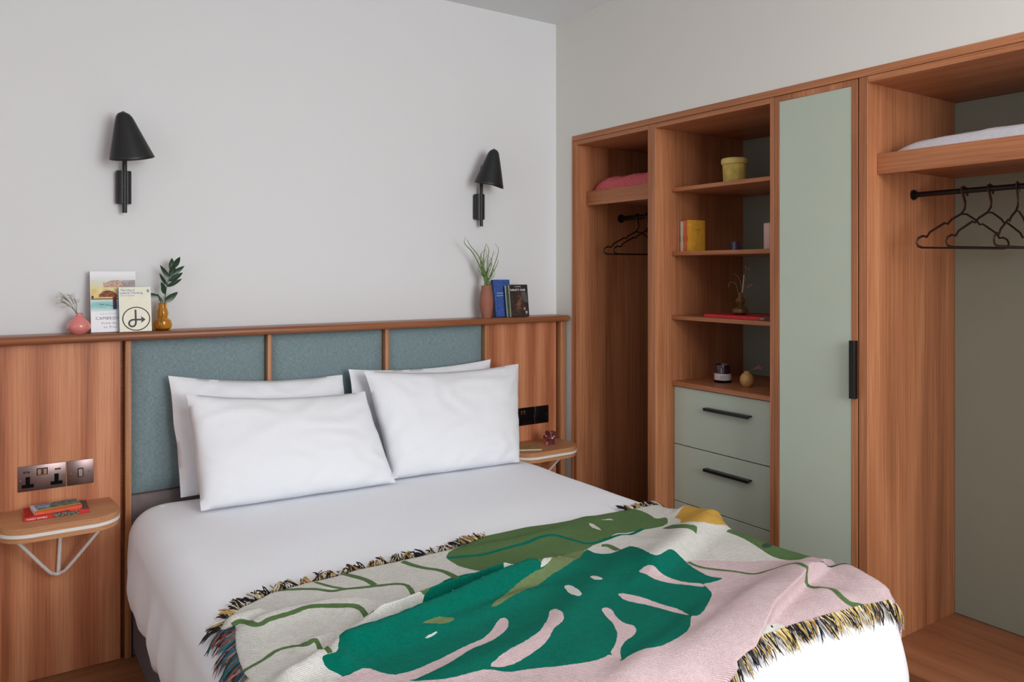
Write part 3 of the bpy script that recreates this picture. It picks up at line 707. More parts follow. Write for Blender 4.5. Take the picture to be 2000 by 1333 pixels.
def redense(pts, st=.04):
    out = [pts[0]]
    for a, b in zip(pts, pts[1:]):
        n = max(1, int(math.hypot(b[0]-a[0], b[1]-a[1])/st)); out += [(a[0]+(b[0]-a[0])*i/n, a[1]+(b[1]-a[1])*i/n) for i in range(1, n+1)]
    return out
for sl_ in (slice(0, 12), slice(15, N_TOP)): f1 = fringe('fringe', OL[sl_], .046, DK, 1, slant=.35, spread=.5, hi=.015, rad=.0017, clump=.012)
f2_ = fringe('fringe', OL[N_FOOT[0]:N_FOOT[1]], .042, [(22, 22, 28), (36, 34, 44), (206, 176, 84), (224, 204, 140), (214, 206, 196), (190, 150, 70), (60, 56, 60)], 2, slant=.1, spread=.4, rad=.0016)
f3 = fringe('fringe', OL[len(OL)-N_LEFT+1:]+[OL[0]], .046, [(40, 90, 98), (56, 110, 130), (26, 50, 66), (150, 76, 70), (176, 120, 112), (62, 120, 112), (90, 50, 56), (30, 60, 60)], 3, slant=-.1, clump=.009, rad=.0017, nst=6)
f3['label'] = 'multicoloured blue and red fringe'

# ================================================================ BEDSIDE SHELVES
def bedside(label, cx, hw, zt):
    t = thing('bedside_shelf', label, 'shelf', 'wall mounted bedside shelves', (cx, -.085, zt))
    y1 = -.0865; dp = .245
    def outline(o):
        R_ = .095; pts = [(cx+hw+o-.012, y1)]; 
        for k in range(11):
            a = -PI/2*k/10; pts.append((cx+hw+o-R_+R_*math.cos(a), y1-dp-o+R_+R_*math.sin(a)))
        for k in range(11):
            a = -PI/2-PI/2*k/10; pts.append((cx-hw-o+R_+R_*math.cos(a), y1-dp-o+R_+R_*math.sin(a)))
        pts.append((cx-hw-o+.012, y1)); return pts
    inv = Matrix.Translation((-cx, .085, -zt))
    def part(n, m_, mt):
        o = m_.done(n, mt, t, 40); o.matrix_parent_inverse = inv; return o
    part('top_board', M().prism(outline(0), zt-.020, zt, .002), m_tab)
    part('white_band', M().prism(outline(.0015), zt-.0315, zt-.0205, .001), m_white)
    part('lower_board', M().prism(outline(-.002), zt-.048, zt-.032, .002), m_tab)
    ap = Vector((cx, -.112, zt-.235)); zb = zt-.0485
    for dx in (-.135, .135):
        P = [(cx+dx, -.235, zb), (cx+dx*.25, -.145, zt-.205), (cx+dx*.09, -.122, zt-.230), (cx, -.114, zt-.236)]
        part('bracket_rod', M().tube(curve_pts(P, 5), .0060, 10), m_white)
    part('bracket_rod', M().tube([(cx+.003, -.100, zt-.238), (cx+.012, -.100, zb)], .0065, 10), m_white)
    return t
bedside('rounded oak bedside shelf with white band, left of the bed under the socket', -2.268, .178, .600)
bedside('rounded oak bedside shelf with white band, right of the bed by the wardrobe', -.262, .182, .580)

# ================================================================ SOCKETS
def plate(m_, x0, x1, z0, z1, y=-.0853): return m_.box((x0, y-.004, z0), (x1, y, z1), .0015, 2)
so = thing('power_socket', 'black nickel double power socket above the left bedside shelf', 'socket', loc=(-2.313, -.0853, .703))
inv = Matrix.Translation((2.313, .0853, -.703))
def sp(n, m_, mt, par=so, iv=inv):
    o = m_.done(n, mt, par, 40); o.matrix_parent_inverse = iv; return o
def socket(par, iv, x0, x1, z0, z1, mt):
    sp('face_plate', plate(M(), x0, x1, z0, z1), mt, par, iv)
    cx, cz = (x0+x1)/2, (z0+z1)/2
    for s in (-1, 1):
        px = cx+s*.043
        h = M(); y = -.0895
        h.box((px-.0065, y-.0008, cz-.022), (px+.0065, y, cz+.006), .0006, 1); h.box((px-.018, y-.0008, cz-.032), (px+.018, y, cz-.020), .0006, 1)
        sp('plug_opening', h, m_insert, par, iv)
        sp('switch_surround', M().box((cx+s*.0085-.008, y-.0012, cz+.008), (cx+s*.0085+.008, y, cz+.032), .0005, 1), m_insert, par, iv)
        sp('rocker_switch', M().box((cx+s*.0085-.0058, y-.005, cz+.010), (cx+s*.0085+.0058, y-.0013, cz+.030), .001, 1), m_chrome, par, iv)
        sp('usb_port', M().box((px+s*.004-.0085, y-.0008, cz+.019), (px+s*.004+.0085, y, cz+.025), .0003, 1), m_insert, par, iv)
        sp('usb_tongue', M().box((px+s*.004-.0055, y-.0012, cz+.0212), (px+s*.004+.0055, y-.00085, cz+.0228)), m_chrome, par, iv)
        sp('screw', M().lathe([(0, 0), (.0042, 0), (.0036, .0012), (0, .0012)], n=14), m_plate, par, iv).matrix_basis = Matrix.Translation(Vector((px+s*.022, -.0896, cz-.004)))@Matrix.Rotation(PI/2, 4, 'X')
socket(so, inv, -2.385, -2.2405, .660, .7475, m_plate)
sw = thing('light_switch', 'black nickel single light switch right of the left double socket', 'switch', loc=(-2.196, -.0853, .703)); iv2 = Matrix.Translation((2.196, .0853, -.703))
sp('face_plate', plate(M(), -2.2375, -2.154, .660, .7475), m_plate, sw, iv2)
sp('switch_surround', M().box((-2.2045, -.0907, .688), (-2.187, -.0895, .719), .0005, 1), m_insert, sw, iv2)
sp('rocker_switch', M().box((-2.2025, -.0945, .690), (-2.189, -.0908, .717), .001, 1), m_chrome, sw, iv2)
for x in (-2.226, -2.166): sp('screw', M().lathe([(0, 0), (.0042, 0), (.0036, .0012), (0, .0012)], n=14), m_plate, sw, iv2).matrix_basis = Matrix.Translation((x, -.0896, .7035))@Matrix.Rotation(PI/2, 4, 'X')
so2 = thing('power_socket', 'dark double power socket beside the right pillow', 'socket', loc=(-.272, -.0853, .703)); iv3 = Matrix.Translation((.272, .0853, -.703))
m_pdark = plain('dark_nickel_shadow', (34, 30, 32), .2, metal=.6)  # darker copy of the plate metal, shadow put into its colour
socket(so2, iv3, -.346, -.201, .657, .7445, m_pdark)
sw2 = thing('light_switch', 'dark blank light switch plate right of the right double socket', 'switch', loc=(-.158, -.0853, .70)); iv4 = Matrix.Translation((.158, .0853, -.70))
sp('face_plate', plate(M(), -.1985, -.115, .657, .7445), m_pdark, sw2, iv4)
sp('rocker_switch', M().box((-.164, -.0935, .688), (-.150, -.0895, .715), .001, 1), m_insert, sw2, iv4)
for x in (-.187, -.127): sp('screw', M().lathe([(0, 0), (.0038, 0), (.0034, .0012), (0, .0012)], n=14), m_chrome, sw2, iv4).matrix_basis = Matrix.Translation((x, -.0896, .701))@Matrix.Rotation(PI/2, 4, 'X')

# ================================================================ WALL LAMPS
def lamp(label, x, rim_c, apex, rx, ry, tilt):
    t = thing('wall_lamp', label, 'lamp', 'black wall lamps over the headboard', (x, 0, 1.735)); iv = Matrix.Translation((-x, 0, -1.735))
    def part(n, m_, ang=40):
        o = m_.done(n, m_blk, t, ang); o.matrix_parent_inverse = iv; return o
    # wall bracket: two rounded lobes gripping the rod
    part('wall_bracket', M().box((x-.027, -.018, 1.674), (x+.024, -.0005, 1.797), .008, 3).tube([(x-.008, -.024, 1.674), (x-.008, -.024, 1.797)], .019, 24).tube([(x+.008, -.024, 1.674), (x+.008, -.024, 1.797)], .017, 24))
    part('rod', M().tube([(x, -.038, 1.640), (x, -.038, 1.900)], .0085, 18))
    part('lamp_holder', M().lathe([(0, 0), (.018, 0), (.018, .05), (.010, .065), (0, .065)], (x, -.06, 1.87), 20))
    # shade: loft from a rounded tip down to a slanted oval rim, open below
    bm = bmesh.new(); n = 40; K = 16; rings = []
    rc, ap = Vector(rim_c), Vector(apex)
    prof = []
    for k in range(K+1):
        f = k/K
        prof.append((f, ))
    for k in range(K+1):
        f = k/K
        if k == 0: rings.append([bm.verts.new(ap)]); continue
        g = f**1.0
        # radius: quick rounding at the tip then nearly straight flare
        rad = (.30*math.sqrt(max(0, 1-(1-min(1, f/.15))**2)))+.70*max(0, (f-.04)/.96)**.95
        c = ap.lerp(rc, f)
        ring = []
        for q in range(n):
            a = 2*PI*q/n; ca, sa = math.cos(a), math.sin(a)
            dz = tilt[0]*ca+tilt[1]*sa+tilt[2]*math.cos(2*a)
            ring.append(bm.verts.new((c.x+rx*rad*ca, c.y+ry*rad*sa, c.z+dz*f**2)))
        rings.append(ring)
    for A_, B_ in zip(rings, rings[1:]):
        for q in range(n):
            if len(A_) == 1: bm.faces.new((A_[0], B_[(q+1) % n], B_[q]))
            else: bm.faces.new((A_[q], A_[(q+1) % n], B_[(q+1) % n], B_[q]))
    bmesh.ops.recalc_face_normals(bm, faces=bm.faces)
    me = bpy.data.meshes.new('lamp_shade'); bm.to_mesh(me); bm.free(); smooth(me, 60)
    o = link('lamp_shade', me, m_blk, t); o.matrix_parent_inverse = iv
    md = o.modifiers.new('thickness', 'SOLIDIFY'); md.thickness = .0018; md.offset = -1
    part('set_screw', M().tube([(x-.008, -.0425, 1.735), (x-.008, -.0445, 1.735)], .003, 10))
    return t
lamp('black cone wall lamp above the left side of the headboard', -2.047, (-2.030, -.105, 1.836), (-2.060, -.100, 2.008), .076, .060, (.012, .013, .001))
lamp('black cone wall lamp above the right side of the headboard', -.484, (-.482, -.105, 1.836), (-.455, -.108, 2.012), .074, .060, (-.010, .014, -.004))

# ================================================================ BOOKS AND DECOR
def grid_art(name, parent, xf, w, h, nx, ny, fn, mat=None):
    """flat printed picture: small coloured cells"""
    V = [(w*i/nx, h*j/ny, 0) for j in range(ny+1) for i in range(nx+1)]
    F_ = []; c = []
    for j in range(ny):
        for i in range(nx):
            F_.append((j*(nx+1)+i, j*(nx+1)+i+1, (j+1)*(nx+1)+i+1, (j+1)*(nx+1)+i)); c.append(lin(fn((i+.5)/nx, (j+.5)/ny)))
    me = bpy.data.meshes.new(name); me.from_pydata(V, [], F_); me.transform(xf)
    at = me.attributes.new('Tint', 'FLOAT_COLOR', 'FACE'); at.data.foreach_set('color', np.array(c, dtype=np.float32).ravel())
    me.update()
    return link(name, me, m_print, parent)
def mixc(a, b, t): t = max(0, min(1, t)); return tuple(a[i]*(1-t)+b[i]*t for i in range(3))
def book(label, xf, w, h, t, cover, spine=None, group=None, page=m_paper):
    """book in its own frame: x across the cover, y up the cover, z out of the front cover"""
    r = thing('book', label, 'book', group); r.matrix_world = xf
    o = M().box((.0015, .0015, .0012), (w-.001, h-.0015, t-.0012)).done('pages', page, r)
    c = M().box((0, 0, 0), (w, h, .0012), .0003, 1).box((0, 0, t-.0012), (w, h, t), .0003, 1).done('cover', cover, r)
    s = M().box((-.0008, 0, 0), (.0012, h, t), .0005, 1).done('spine', spine or cover, r)
    return r
def stand(x, y, z, lean=0, yaw=0):
    """upright book whose front faces the room (-y), leaning back by lean degrees, turned by yaw"""
    up = Vector((0, math.sin(math.radians(lean)), math.cos(math.radians(lean))))
    ax = Vector((1, 0, 0)); rz = Matrix.Rotation(math.radians(yaw), 3, 'Z'); ax = rz@ax; up = rz@up
    return basis((x, y, z), ax, up, ax.cross(up))
I_ = Matrix.Identity(4)
def T3(x, y, z): return Matrix.Translation((x, y, z))
c_white = plain('white_cover', (238, 238, 242), .4, noise_amt=.005); c_cream = plain('ivory_cover', (232, 228, 208), .45, noise_amt=.01)
c_bluesp = plain('blue_spine', (70, 116, 170), .45); i_dark = ink('charcoal_ink', (62, 62, 70)); i_blue = ink('blue_ink', (50, 110, 170)); i_brown = ink('brown_ink', (112, 92, 92)); i_pale = ink('pale_ink', (190, 190, 198)); i_white = ink('white_ink', (236, 236, 236)); i_black = ink('black_ink', (30, 26, 24))
# tall white book with a river bridge picture
b1 = book('tall white paperback with a painted river bridge cover, standing on the headboard rail', stand(-2.163, -.078, ZC+.0004, 13), .152, .226, .012, c_white, plain('rose_spine', (120, 84, 88), .5))
def bridge(u, v):
    n1 = noise.noise(Vector((u*7, v*7, 1))); n2 = noise.noise(Vector((u*25, v*25, 2)))
    if v > .86: c = mixc((226, 232, 234), (244, 242, 240), (v-.86)/.14)
    elif v > .62:
        c = mixc((232, 218, 168), (226, 228, 218), (v-.62)/.24+n1*.4)
        if u > .28 and .66 < v < .84+.05*math.sin(u*14): c = mixc(c, (188, 148, 134), .75+n2)
        if u > .7 and .66 < v < .9: c = mixc(c, (150, 146, 160), .6)
    elif v > .36: c = mixc((226, 196, 128), (240, 224, 168), .5+n1*.8)
    elif v > .33: c = (150, 110, 70)
    else: c = mixc((232, 240, 236), (150, 206, 204), max(0, min(1, (.33-v)/.12))*max(.0, min(1, v/.12))*(1.0+n1*.6))
    dx, dy = (u-.38)/.20, (v-.40)/.17
    if dx*dx+dy*dy < 1 and v > .40: c = mixc((112, 62, 48), (170, 110, 80), .4+n2*1.2)
    if .40 < v < .36+.04 and abs(u-.38) < .2: c = (206, 140, 90)
    if abs(v-(.20-(u-.18)*.16)) < .008 and .18 < u < .6: c = (70, 108, 116)
    if (abs(u-.52) < .045 and .05 < v < .40): c = mixc((120, 40, 44), (60, 52, 62), (.36-v)*4)
    if abs(u-.04) < .02 and .35 < v < .42: c = (70, 66, 60)
    return tuple(max(0, min(255, q)) for q in c)
grid_art('cover_picture', b1, T3(.0015, .076, .01215), .149, .136, 60, 56, bridge)
text_obj('lettering', 'GROWING', .0098, i_pale, b1, T3(.030, .0635, .0121), spacing=1.35)
text_obj('lettering', 'CAMBRIDGE', .0150, i_brown, b1, T3(.016, .0455, .0121), spacing=1.1)
text_obj('lettering', 'From Au', .0110, i_brown, b1, T3(.035, .0290, .0121), spacing=1.3)
text_obj('lettering', 'to Pres', .0110, i_brown, b1, T3(.042, .0145, .0121), spacing=1.3)
# ivory paperback with the circled looping arrow
b2 = book('ivory paperback with circled looping arrow, in front of the tall white book', stand(-2.074, -.1045, ZC+.0004, 11), .108, .165, .0145, c_cream, c_bluesp)
zf = .0147
text_obj('lettering', 'The Use of', .0105, i_blue, b2, T3(.006, .1505, zf)); text_obj('lettering', 'Lateral Thinking', .0118, i_blue, b2, T3(.004, .1395, zf))
text_obj('lettering', 'Edward de Bono', .0070, ink('grey_blue_ink', (140, 160, 180)), b2, T3(.006, .1310, zf))
M().prism([(.0985+.0042*math.cos(a*PI/12), .1505+.0058*math.sin(a*PI/12)) for a in range(24)], zf-.0002, zf+.0002).done('emblem', i_blue, b2)
M().prism([(.0985+.0012*math.cos(a*PI/8), .1510+.0034*math.sin(a*PI/8)) for a in range(16)], zf+.0002, zf+.0004).done('emblem_centre', i_white, b2)
sy = M(); cx, cy = .0565, .0465
sy.tube([(cx+.0450*math.cos(a*PI/32), cy+.0425*math.sin(a*PI/32), zf) for a in range(65)], .0019, 6, flat=(1, .25))
P = [(-.002, .034), (-.002, .0), (-.002, -.014), (-.005, -.024), (-.014, -.0285), (-.022, -.024), (-.0245, -.015), (-.020, -.007), (-.012, -.0035), (0, -.0035), (.018, -.0035)]
sy.tube([(cx+p[0], cy+p[1], zf+.0001) for p in [P[0], P[1]]]+[tuple(v) for v in curve_pts([(cx+x, cy+y_, zf+.0001) for x, y_ in P[1:]], 5)], .0031, 6, flat=(1, .2))
sy.prism([(cx+.015, cy-.0165), (cx+.031, cy-.0035), (cx+.015, cy+.0095), (cx+.0185, cy-.0035)], zf-.0002, zf+.0006)
sy.done('arrow_symbol', i_dark, b2)
# blue book and dark paperbacks on the right
c_blue = N('blue_cloth_cover'); f = c_blue.noise(c_blue.mapped((1, 1, 1)), 160, 3, .6)
c_blue.l(c_blue.ramp(f, [(.46, lin((30, 62, 140))), (.50, lin((46, 84, 158))), (.56, lin((88, 124, 178))), (.6, lin((34, 66, 146)))]), c_blue.b.inputs['Base Color'])
b3 = book('blue patterned paperback beside the terracotta vase, behind the dark book', stand(-.4255, -.062, ZC+.0004, 10), .098, .182, .018, c_blue.m, plain('navy_spine', (28, 44, 84), .5))
text_obj('lettering', 'The Case', .0095, i_white, b3, T3(.018, .112, .0182)); text_obj('lettering', 'Book of the', .0080, i_white, b3, T3(.016, .100, .0182))
c_dk = plain('dark_cover', (40, 34, 32), .35)
b4 = book('thin green and ivory spined paperback, between the blue and the dark book', stand(-.3745, -.098, ZC+.0004, 9, -4), .098, .155, .007, plain('green_cover', (70, 92, 70), .5), plain('ivory_spine', (214, 210, 190), .6))
b5 = book('dark illustrated paperback with white title, rightmost on the headboard rail', stand(-.3655, -.112, ZC+.0004, 8, -4), .103, .158, .012, c_dk, plain('ivory_green_spine', (186, 192, 160), .6))
def darkart(u, v):
    n1 = noise.noise(Vector((u*5, v*6, 4))); n2 = noise.noise(Vector((u*14, v*14, 9)))
    c = mixc((38, 26, 20), (58, 40, 28), .5+n1)
    d_ = math.hypot((u-.48+.25*(v-.5)*-1)/.22, (v-.50)/.45)
    c = mixc((150, 84, 58), c, min(1, max(0, d_*1.1+n2*.9)))
    if u > .62 and v > .55: c = mixc(c, (120, 138, 140), .55*max(0, 1-abs(u-.85+(v-.8)*.4)*3))
    if math.hypot(u-.78, (v-.30)*.9) < .06: c = (176, 128, 70)
    return tuple(max(0, min(255, q)) for q in c)
grid_art('cover_picture', b5, T3(.004, .004, .01215), .095, .118, 40, 50, darkart)
text_obj('lettering', 'VANITY FAIR', .0150, i_white, b5, T3(.003, .1265, .0121)); text_obj('lettering', 'A NOVEL', .0075, i_white, b5, T3(.030, .1455, .0121), spacing=1.2)
M().box((.083, .016, .0121), (.093, .019, .0124)).box((.083, .022, .0121), (.093, .026, .0124)).done('lettering', i_white, b5)

# vases on the rail -----------------------------------------------------------
def place(o, x, y, z): o.location = (x, y, z); return o
m_pink = plain('pink_glaze', (222, 134, 128), .22, noise_amt=.01, nscale=5, coat=.3); m_terra = plain('terracotta', (150, 96, 76), .7, nscale=20, noise_amt=.03)
m_amber = glass('amber_glass', (250, 196, 84)); m_stem = plain('green_stem', (64, 92, 44), .6); m_leaf = plain('dark_leaf', (26, 58, 30), .3, nscale=30, noise_amt=.1)
m_grass = plain('pale_grass', (98, 124, 62), .6, nscale=60, noise_amt=.15); m_dry = plain('dry_twig', (120, 112, 84), .8); m_bud = plain('tiny_white_buds', (196, 196, 176), .8)
v1 = thing('bud_vase', 'small pink glazed round vase with dried sprigs on the left headboard rail', 'vase', loc=(-2.199, -.075, ZC))
M().lathe([(0, 0), (.022, 0), (.034, .012), (.0385, .024), (.036, .036), (.024, .052), (.0145, .062), (.0105, .067), (.0105, .072), (.0125, .074), (.0085, .0735), (.0085, .066), (.02, .05), (.03, .034), (.03, .02), (0, .006)], n=36).done('vase_body', m_pink, v1)
rs = random.Random(11)
g = M(); heads = []
for tip in ((-.052, .138), (-.060, .122), (-.034, .142), (-.020, .134), (-.045, .108), (-.062, .140), (-.012, .120)):
    tx, tz = tip; P = [(0, 0, .05), (-.006+tx*.1, 0, .078), (tx*.55, .01*rs.uniform(-1, 1), .075+(tz-.075)*.62), (tx, .012*rs.uniform(-1, 1), tz)]
    Q = curve_pts(P, 5); g.tube(Q, .0007, 5)
    for _ in range(6):
        a = Q[-1-rs.randint(1, 6)]; b = Vector((tx+rs.uniform(-.012, .012), rs.uniform(-.014, .014), tz+rs.uniform(-.016, .010))); g.tube([a, a.lerp(b, .5)+Vector((0, 0, .002)), b], .0004, 4); heads.append(b)
g.done('sprig_stem', m_dry, v1)
g = M()
for b in heads:
    for _ in range(2):
        r_ = bmesh.ops.create_icosphere(g.bm, subdivisions=1, radius=rs.uniform(.0012, .0019)); d_ = Vector((rs.uniform(-.003, .003),)*1+(rs.uniform(-.003, .003), rs.uniform(-.003, .003)))
        for v in r_['verts']: v.co += b+d_
tag(g.done('flower_buds', m_bud, v1), kind='stuff')
def leaf_mesh(L, w, mat, parent, xf, name='leaf', curl=.15):
    m_ = M(); n = 8; L_, C_, R_ = [], [], []
    for i in range(n+1):
        f = i/n; ww = w*(math.sin(PI*min(1, f**.8))**.8)*.5+.0001; z = -curl*L*f*f
        L_.append(m_.bm.verts.new((f*L, ww, z+ww*.25))); C_.append(m_.bm.verts.new((f*L, 0, z))); R_.append(m_.bm.verts.new((f*L, -ww, z+ww*.25)))
    for i in range(n):
        m_.bm.faces.new((C_[i], C_[i+1], L_[i+1], L_[i])); m_.bm.faces.new((R_[i], R_[i+1], C_[i+1], C_[i]))
    return m_.done(name, mat, parent, 80, xf)
v2 = thing('bud_vase', 'double bulb amber glass vase holding a dark leafy sprig, left headboard rail', 'vase', loc=(-1.922, -.072, ZC))
prof = [(0, 0), (.020, 0), (.030, .008), (.0345, .020), (.031, .036), (.020, .046), (.017, .050), (.0205, .058), (.021, .068), (.0165, .082), (.014, .092), (.016, .103)]
inn = [(max(0, r-.0022), z+.001) for r, z in prof[::-1]][:-2]+[(.018, .006), (0, .006)]
M().lathe(prof+inn, n=40).done('vase_body', m_amber, v2)
st = [(-.010, .0, .010), (-.004, 0, .04), (.004, 0, .08), (.010, 0, .13), (.016, 0, .17), (.030, .0, .215), (.040, 0, .24)]
M().tube(curve_pts(st, 6), .0016, 6).done('stem', m_stem, v2)
M().tube(curve_pts([(.0, 0, .05), (-.004, -.002, .095), (-.010, -.003, .125), (-.018, -.004, .138)], 5), .0013, 6).done('stem', m_stem, v2)
for (bx, bz, ang, L, w) in ((-.010, .128, 168, .055, .017), (.002, .100, 118, .040, .010), (.006, .105, 38, .062, .024), (.010, .135, 108, .046, .018), (.012, .150, 122, .040, .015), (.014, .165, 28, .062, .016), (.016, .170, 124, .058, .012), (.022, .185, 34, .060, .020), (.026, .198, 128, .062, .015), (.030, .210, 34, .058, .018), (.034, .222, 92, .052, .022), (.038, .235, 62, .050, .020), (.030, .200, 78, .05, .024)):
    a = math.radians(ang); X = Vector((math.cos(a), random.uniform(-.25, .1), math.sin(a))).normalized(); Y = X.cross(Vector((0, -1, .25))).normalized(); Z = X.cross(Y)
    leaf_mesh(L, w, m_leaf, v2, basis((bx, 0, bz), X, Y, Z))
v3 = thing('tall_vase', 'slim terracotta vase holding long grassy stems on the right headboard rail', 'vase', loc=(-.492, -.098, ZC))
M().lathe([(0, 0), (.021, 0), (.027, .02), (.0325, .055), (.033, .085), (.030, .115), (.0255, .140), (.0245, .156), (.0225, .156), (.023, .14), (.028, .11), (.03, .08), (.019, .01), (0, .008)], n=36).done('vase_body', m_terra, v3)
def blade(P, r0):
    Q = curve_pts(P, 6); n = len(Q); m_ = M().tube(Q, [r0*(1-.8*i/(n-1)) for i in range(n)], 5, flat=(1.6, .7)); return m_.done('grass_stem', m_grass, v3, 60)
EX = [((rs.uniform(-.05, .06), rs.uniform(.22, .33)), None, .0019) for _ in range(10)]
EX = [((t_[0], t_[1]), (t_[0]*.55, .13+(t_[1]-.13)*.6), r_) for t_, _, r_ in EX]
for tip, via, r0 in tuple(EX)+(((-.128, .385), (-.060, .300), .0030), ((-.108, .375), (-.045, .285), .0030), ((-.010, .355), (-.012, .28), .0028), ((.014, .355), (.012, .27), .0028), ((.060, .360), (.045, .27), .0026), ((.064, .285), (.040, .23), .0024), ((.040, .315), (.030, .25), .0022), ((-.020, .33), (-.022, .26), .0030), ((.018, .29), (.010, .23), .0022), ((.055, .240), (.030, .20), .0022), ((-.035, .30), (-.022, .24), .0026), ((.030, .26), (.022, .21), .0022)):
    j = rs.uniform(-.012, .012); blade([(j*.6, 0, .12), (j, rs.uniform(-.006, .006), .175), (via[0], rs.uniform(-.02, .02), via[1]), (tip[0]*.85+via[0]*.15, rs.uniform(-.02, .02), (tip[1]+via[1])/2+.012), (tip[0], rs.uniform(-.025, .025), tip[1])], r0)

# left bedside: two guide books ------------------------------------------------
c_red = plain('red_cover', (196, 44, 40), .35); c_red2 = plain('orange_red_spine', (226, 88, 52), .4)
def lying(x, y, z, yaw):
    """book lying flat, front cover up, spine towards the room"""
    a = math.radians(yaw); X = Vector((-math.sin(a)*-1*0+0, 0, 0)); sx = Vector((math.cos(a), math.sin(a), 0)); sy_ = Vector((-math.sin(a), math.cos(a), 0))
    # cover x axis points away from the spine (into the wall), y axis runs to the left
    return basis((x, y, z), sy_, -sx, Vector((0, 0, 1)))
ZL = .6004
g1 = book('red guide book with photo strip cover, lower one on the left bedside shelf', lying(-2.182, -.252, ZL, 0), .125, .190, .013, c_red, c_red)
def collage(u, v):
    n1 = noise.noise(Vector((u*9, v*12, 3))); n2 = noise.noise(Vector((u*30, v*30, 5)))
    if v > .66: return mixc((170, 26, 30), (206, 54, 48), .5+n1)
    if v < .14: return mixc((46, 42, 40), (190, 150, 140), .3+n2)
    if u < .30 and v < .30: return (236, 120, 84)
    return mixc((34, 60, 54), (150, 150, 140), .35+n2*1.4+n1*.4)
grid_art('cover_picture', g1, T3(.002, .002, .01315), .121, .186, 30, 46, collage)
text_obj('lettering', 'FOREST RAMBLE', .0080, i_white, g1, basis((-.0009, .183, .0035), (0, -1, 0), (0, 0, 1), (-1, 0, 0)), depth=.0001)
grid_art('spine_picture', g1, basis((-.00095, .105, .001), (0, -1, 0), (0, 0, 1), (-1, 0, 0)), .072, .011, 36, 6, lambda u, v: mixc((30, 56, 50), (178, 176, 160), .35+1.3*noise.noise(Vector((u*16, v*6, 7)))))
g2 = book('small orange spined magazine with mountain cover, on top of the red guide book', lying(-2.203, -.232, ZL+.0135, 6), .098, .140, .010, plain('pale_cover', (222, 216, 218), .4), c_red2)
def mount(u, v):
    n1 = noise.noise(Vector((u*8, v*8, 13))); n2 = noise.noise(Vector((u*24, v*24, 15)))
    if u < .16: return mixc((234, 96, 58), (240, 150, 60), v*.9)
    if v > .93: return (222, 212, 224)
    if v > .60 and u > .45: return mixc((110, 130, 168), (176, 190, 206), .5+n1)
    if u < .32: return mixc((206, 150, 70), (190, 196, 110), .5+n1)
    return mixc((56, 74, 70), (190, 190, 178), .4+n2+n1*.4)
grid_art('cover_picture', g2, T3(.001, .001, .01015), .096, .138, 30, 40, mount)

# right bedside: booklet and glass candle holder -------------------------------
g3 = book('thin olive notebook lying flat on the right bedside shelf', basis((-.452, -.235, .5804), (math.cos(-.45), math.sin(-.45), 0), (math.sin(.45), math.cos(.45), 0), (0, 0, 1)), .155, .10, .007, plain('olive_cover', (160, 144, 96), .5, nscale=50, noise_amt=.1))
text_obj('lettering', 'NOTES', .016, ink('olive_ink', (110, 98, 62)), g3, T3(.045, .04, .0071))
m_plum = glass('plum_glass', (178, 112, 120), .08)
o = M().lathe([(0, 0), (.021, 0), (.021, .012), (.0195, .022), (.022, .026), (.034, .030), (.038, .036), (.036, .043), (.026, .047), (.024, .052), (.028, .058), (.026, .063), (.016, .064), (.013, .058), (.013, .040), (0, .038)], n=40).done('candle_holder', m_plum)
tag(place(o, -.205, -.225, .5802), 'plum pink glass candle holder on the right bedside shelf', 'candle holder')

# wardrobe contents ------------------------------------------------------------
def folded(name, label, x0, x1, y0, y1, z, th, mat, layers, seed, cat):
    """folded cloth with rounded fold towards the room and soft lumps"""
    m_ = M(); nx, ny = 26, 40
    def top(u, v):
        e = (1-abs(2*u-1)**6)**.5*(1-abs(2*v-1)**8)**.5
        return th*e*(1+.12*noise.noise(Vector((u*4+seed, v*5, 0))))+.004*e*noise.noise(Vector((u*12, v*16, seed)))
    G = [[m_.bm.verts.new((x0+(x1-x0)*(i/nx), y0+(y1-y0)*(j/ny), z+max(.0006, top(i/nx, j/ny)))) for j in range(ny+1)] for i in range(nx+1)]
    Lo = [[m_.bm.verts.new((x0+(x1-x0)*(.012+.976*i/nx), y0+(y1-y0)*(.012+.976*j/ny), z)) for j in range(ny+1)] for i in range(nx+1)]
    for i in range(nx):
        for j in range(ny):
            m_.bm.faces.new((G[i][j], G[i+1][j], G[i+1][j+1], G[i][j+1])); m_.bm.faces.new((Lo[i][j+1], Lo[i+1][j+1], Lo[i+1][j], Lo[i][j]))
    for i in range(nx):
        m_.bm.faces.new((Lo[i][0], Lo[i+1][0], G[i+1][0], G[i][0])); m_.bm.faces.new((G[i][ny], G[i+1][ny], Lo[i+1][ny], Lo[i][ny]))
    for j in range(ny):
        m_.bm.faces.new((G[0][j], G[0][j+1], Lo[0][j+1], Lo[0][j])); m_.bm.faces.new((Lo[nx][j], Lo[nx][j+1], G[nx][j+1], G[nx][j]))
    return tag(m_.done(name, mat, None, 75), label, cat)
m_kn = N('coral_knit'); f = m_kn.noise(m_kn.mapped((150, 150, 150)), 1, 3, .6); w_ = m_kn.n('TexVoronoi'); w_.inputs['Scale'].default_value = 110; m_kn.l(m_kn.tc.outputs['Object'], w_.inputs['Vector'])
m_kn.l(m_kn.ramp(f, [(.35, lin((190, 74, 86))), (.6, lin((228, 118, 122)))]), m_kn.b.inputs['Base Color']); m_kn.b.inputs['Roughness'].default_value = .95; m_kn.bump(w_.outputs['Distance'], .9, .005)
folded('folded_throw', 'folded coral pink knitted throw on the shelf of the narrow wardrobe bay', .090, .48, -.192, -.672, 1.8295, .072, m_kn.m, 2, 2, 'blanket')
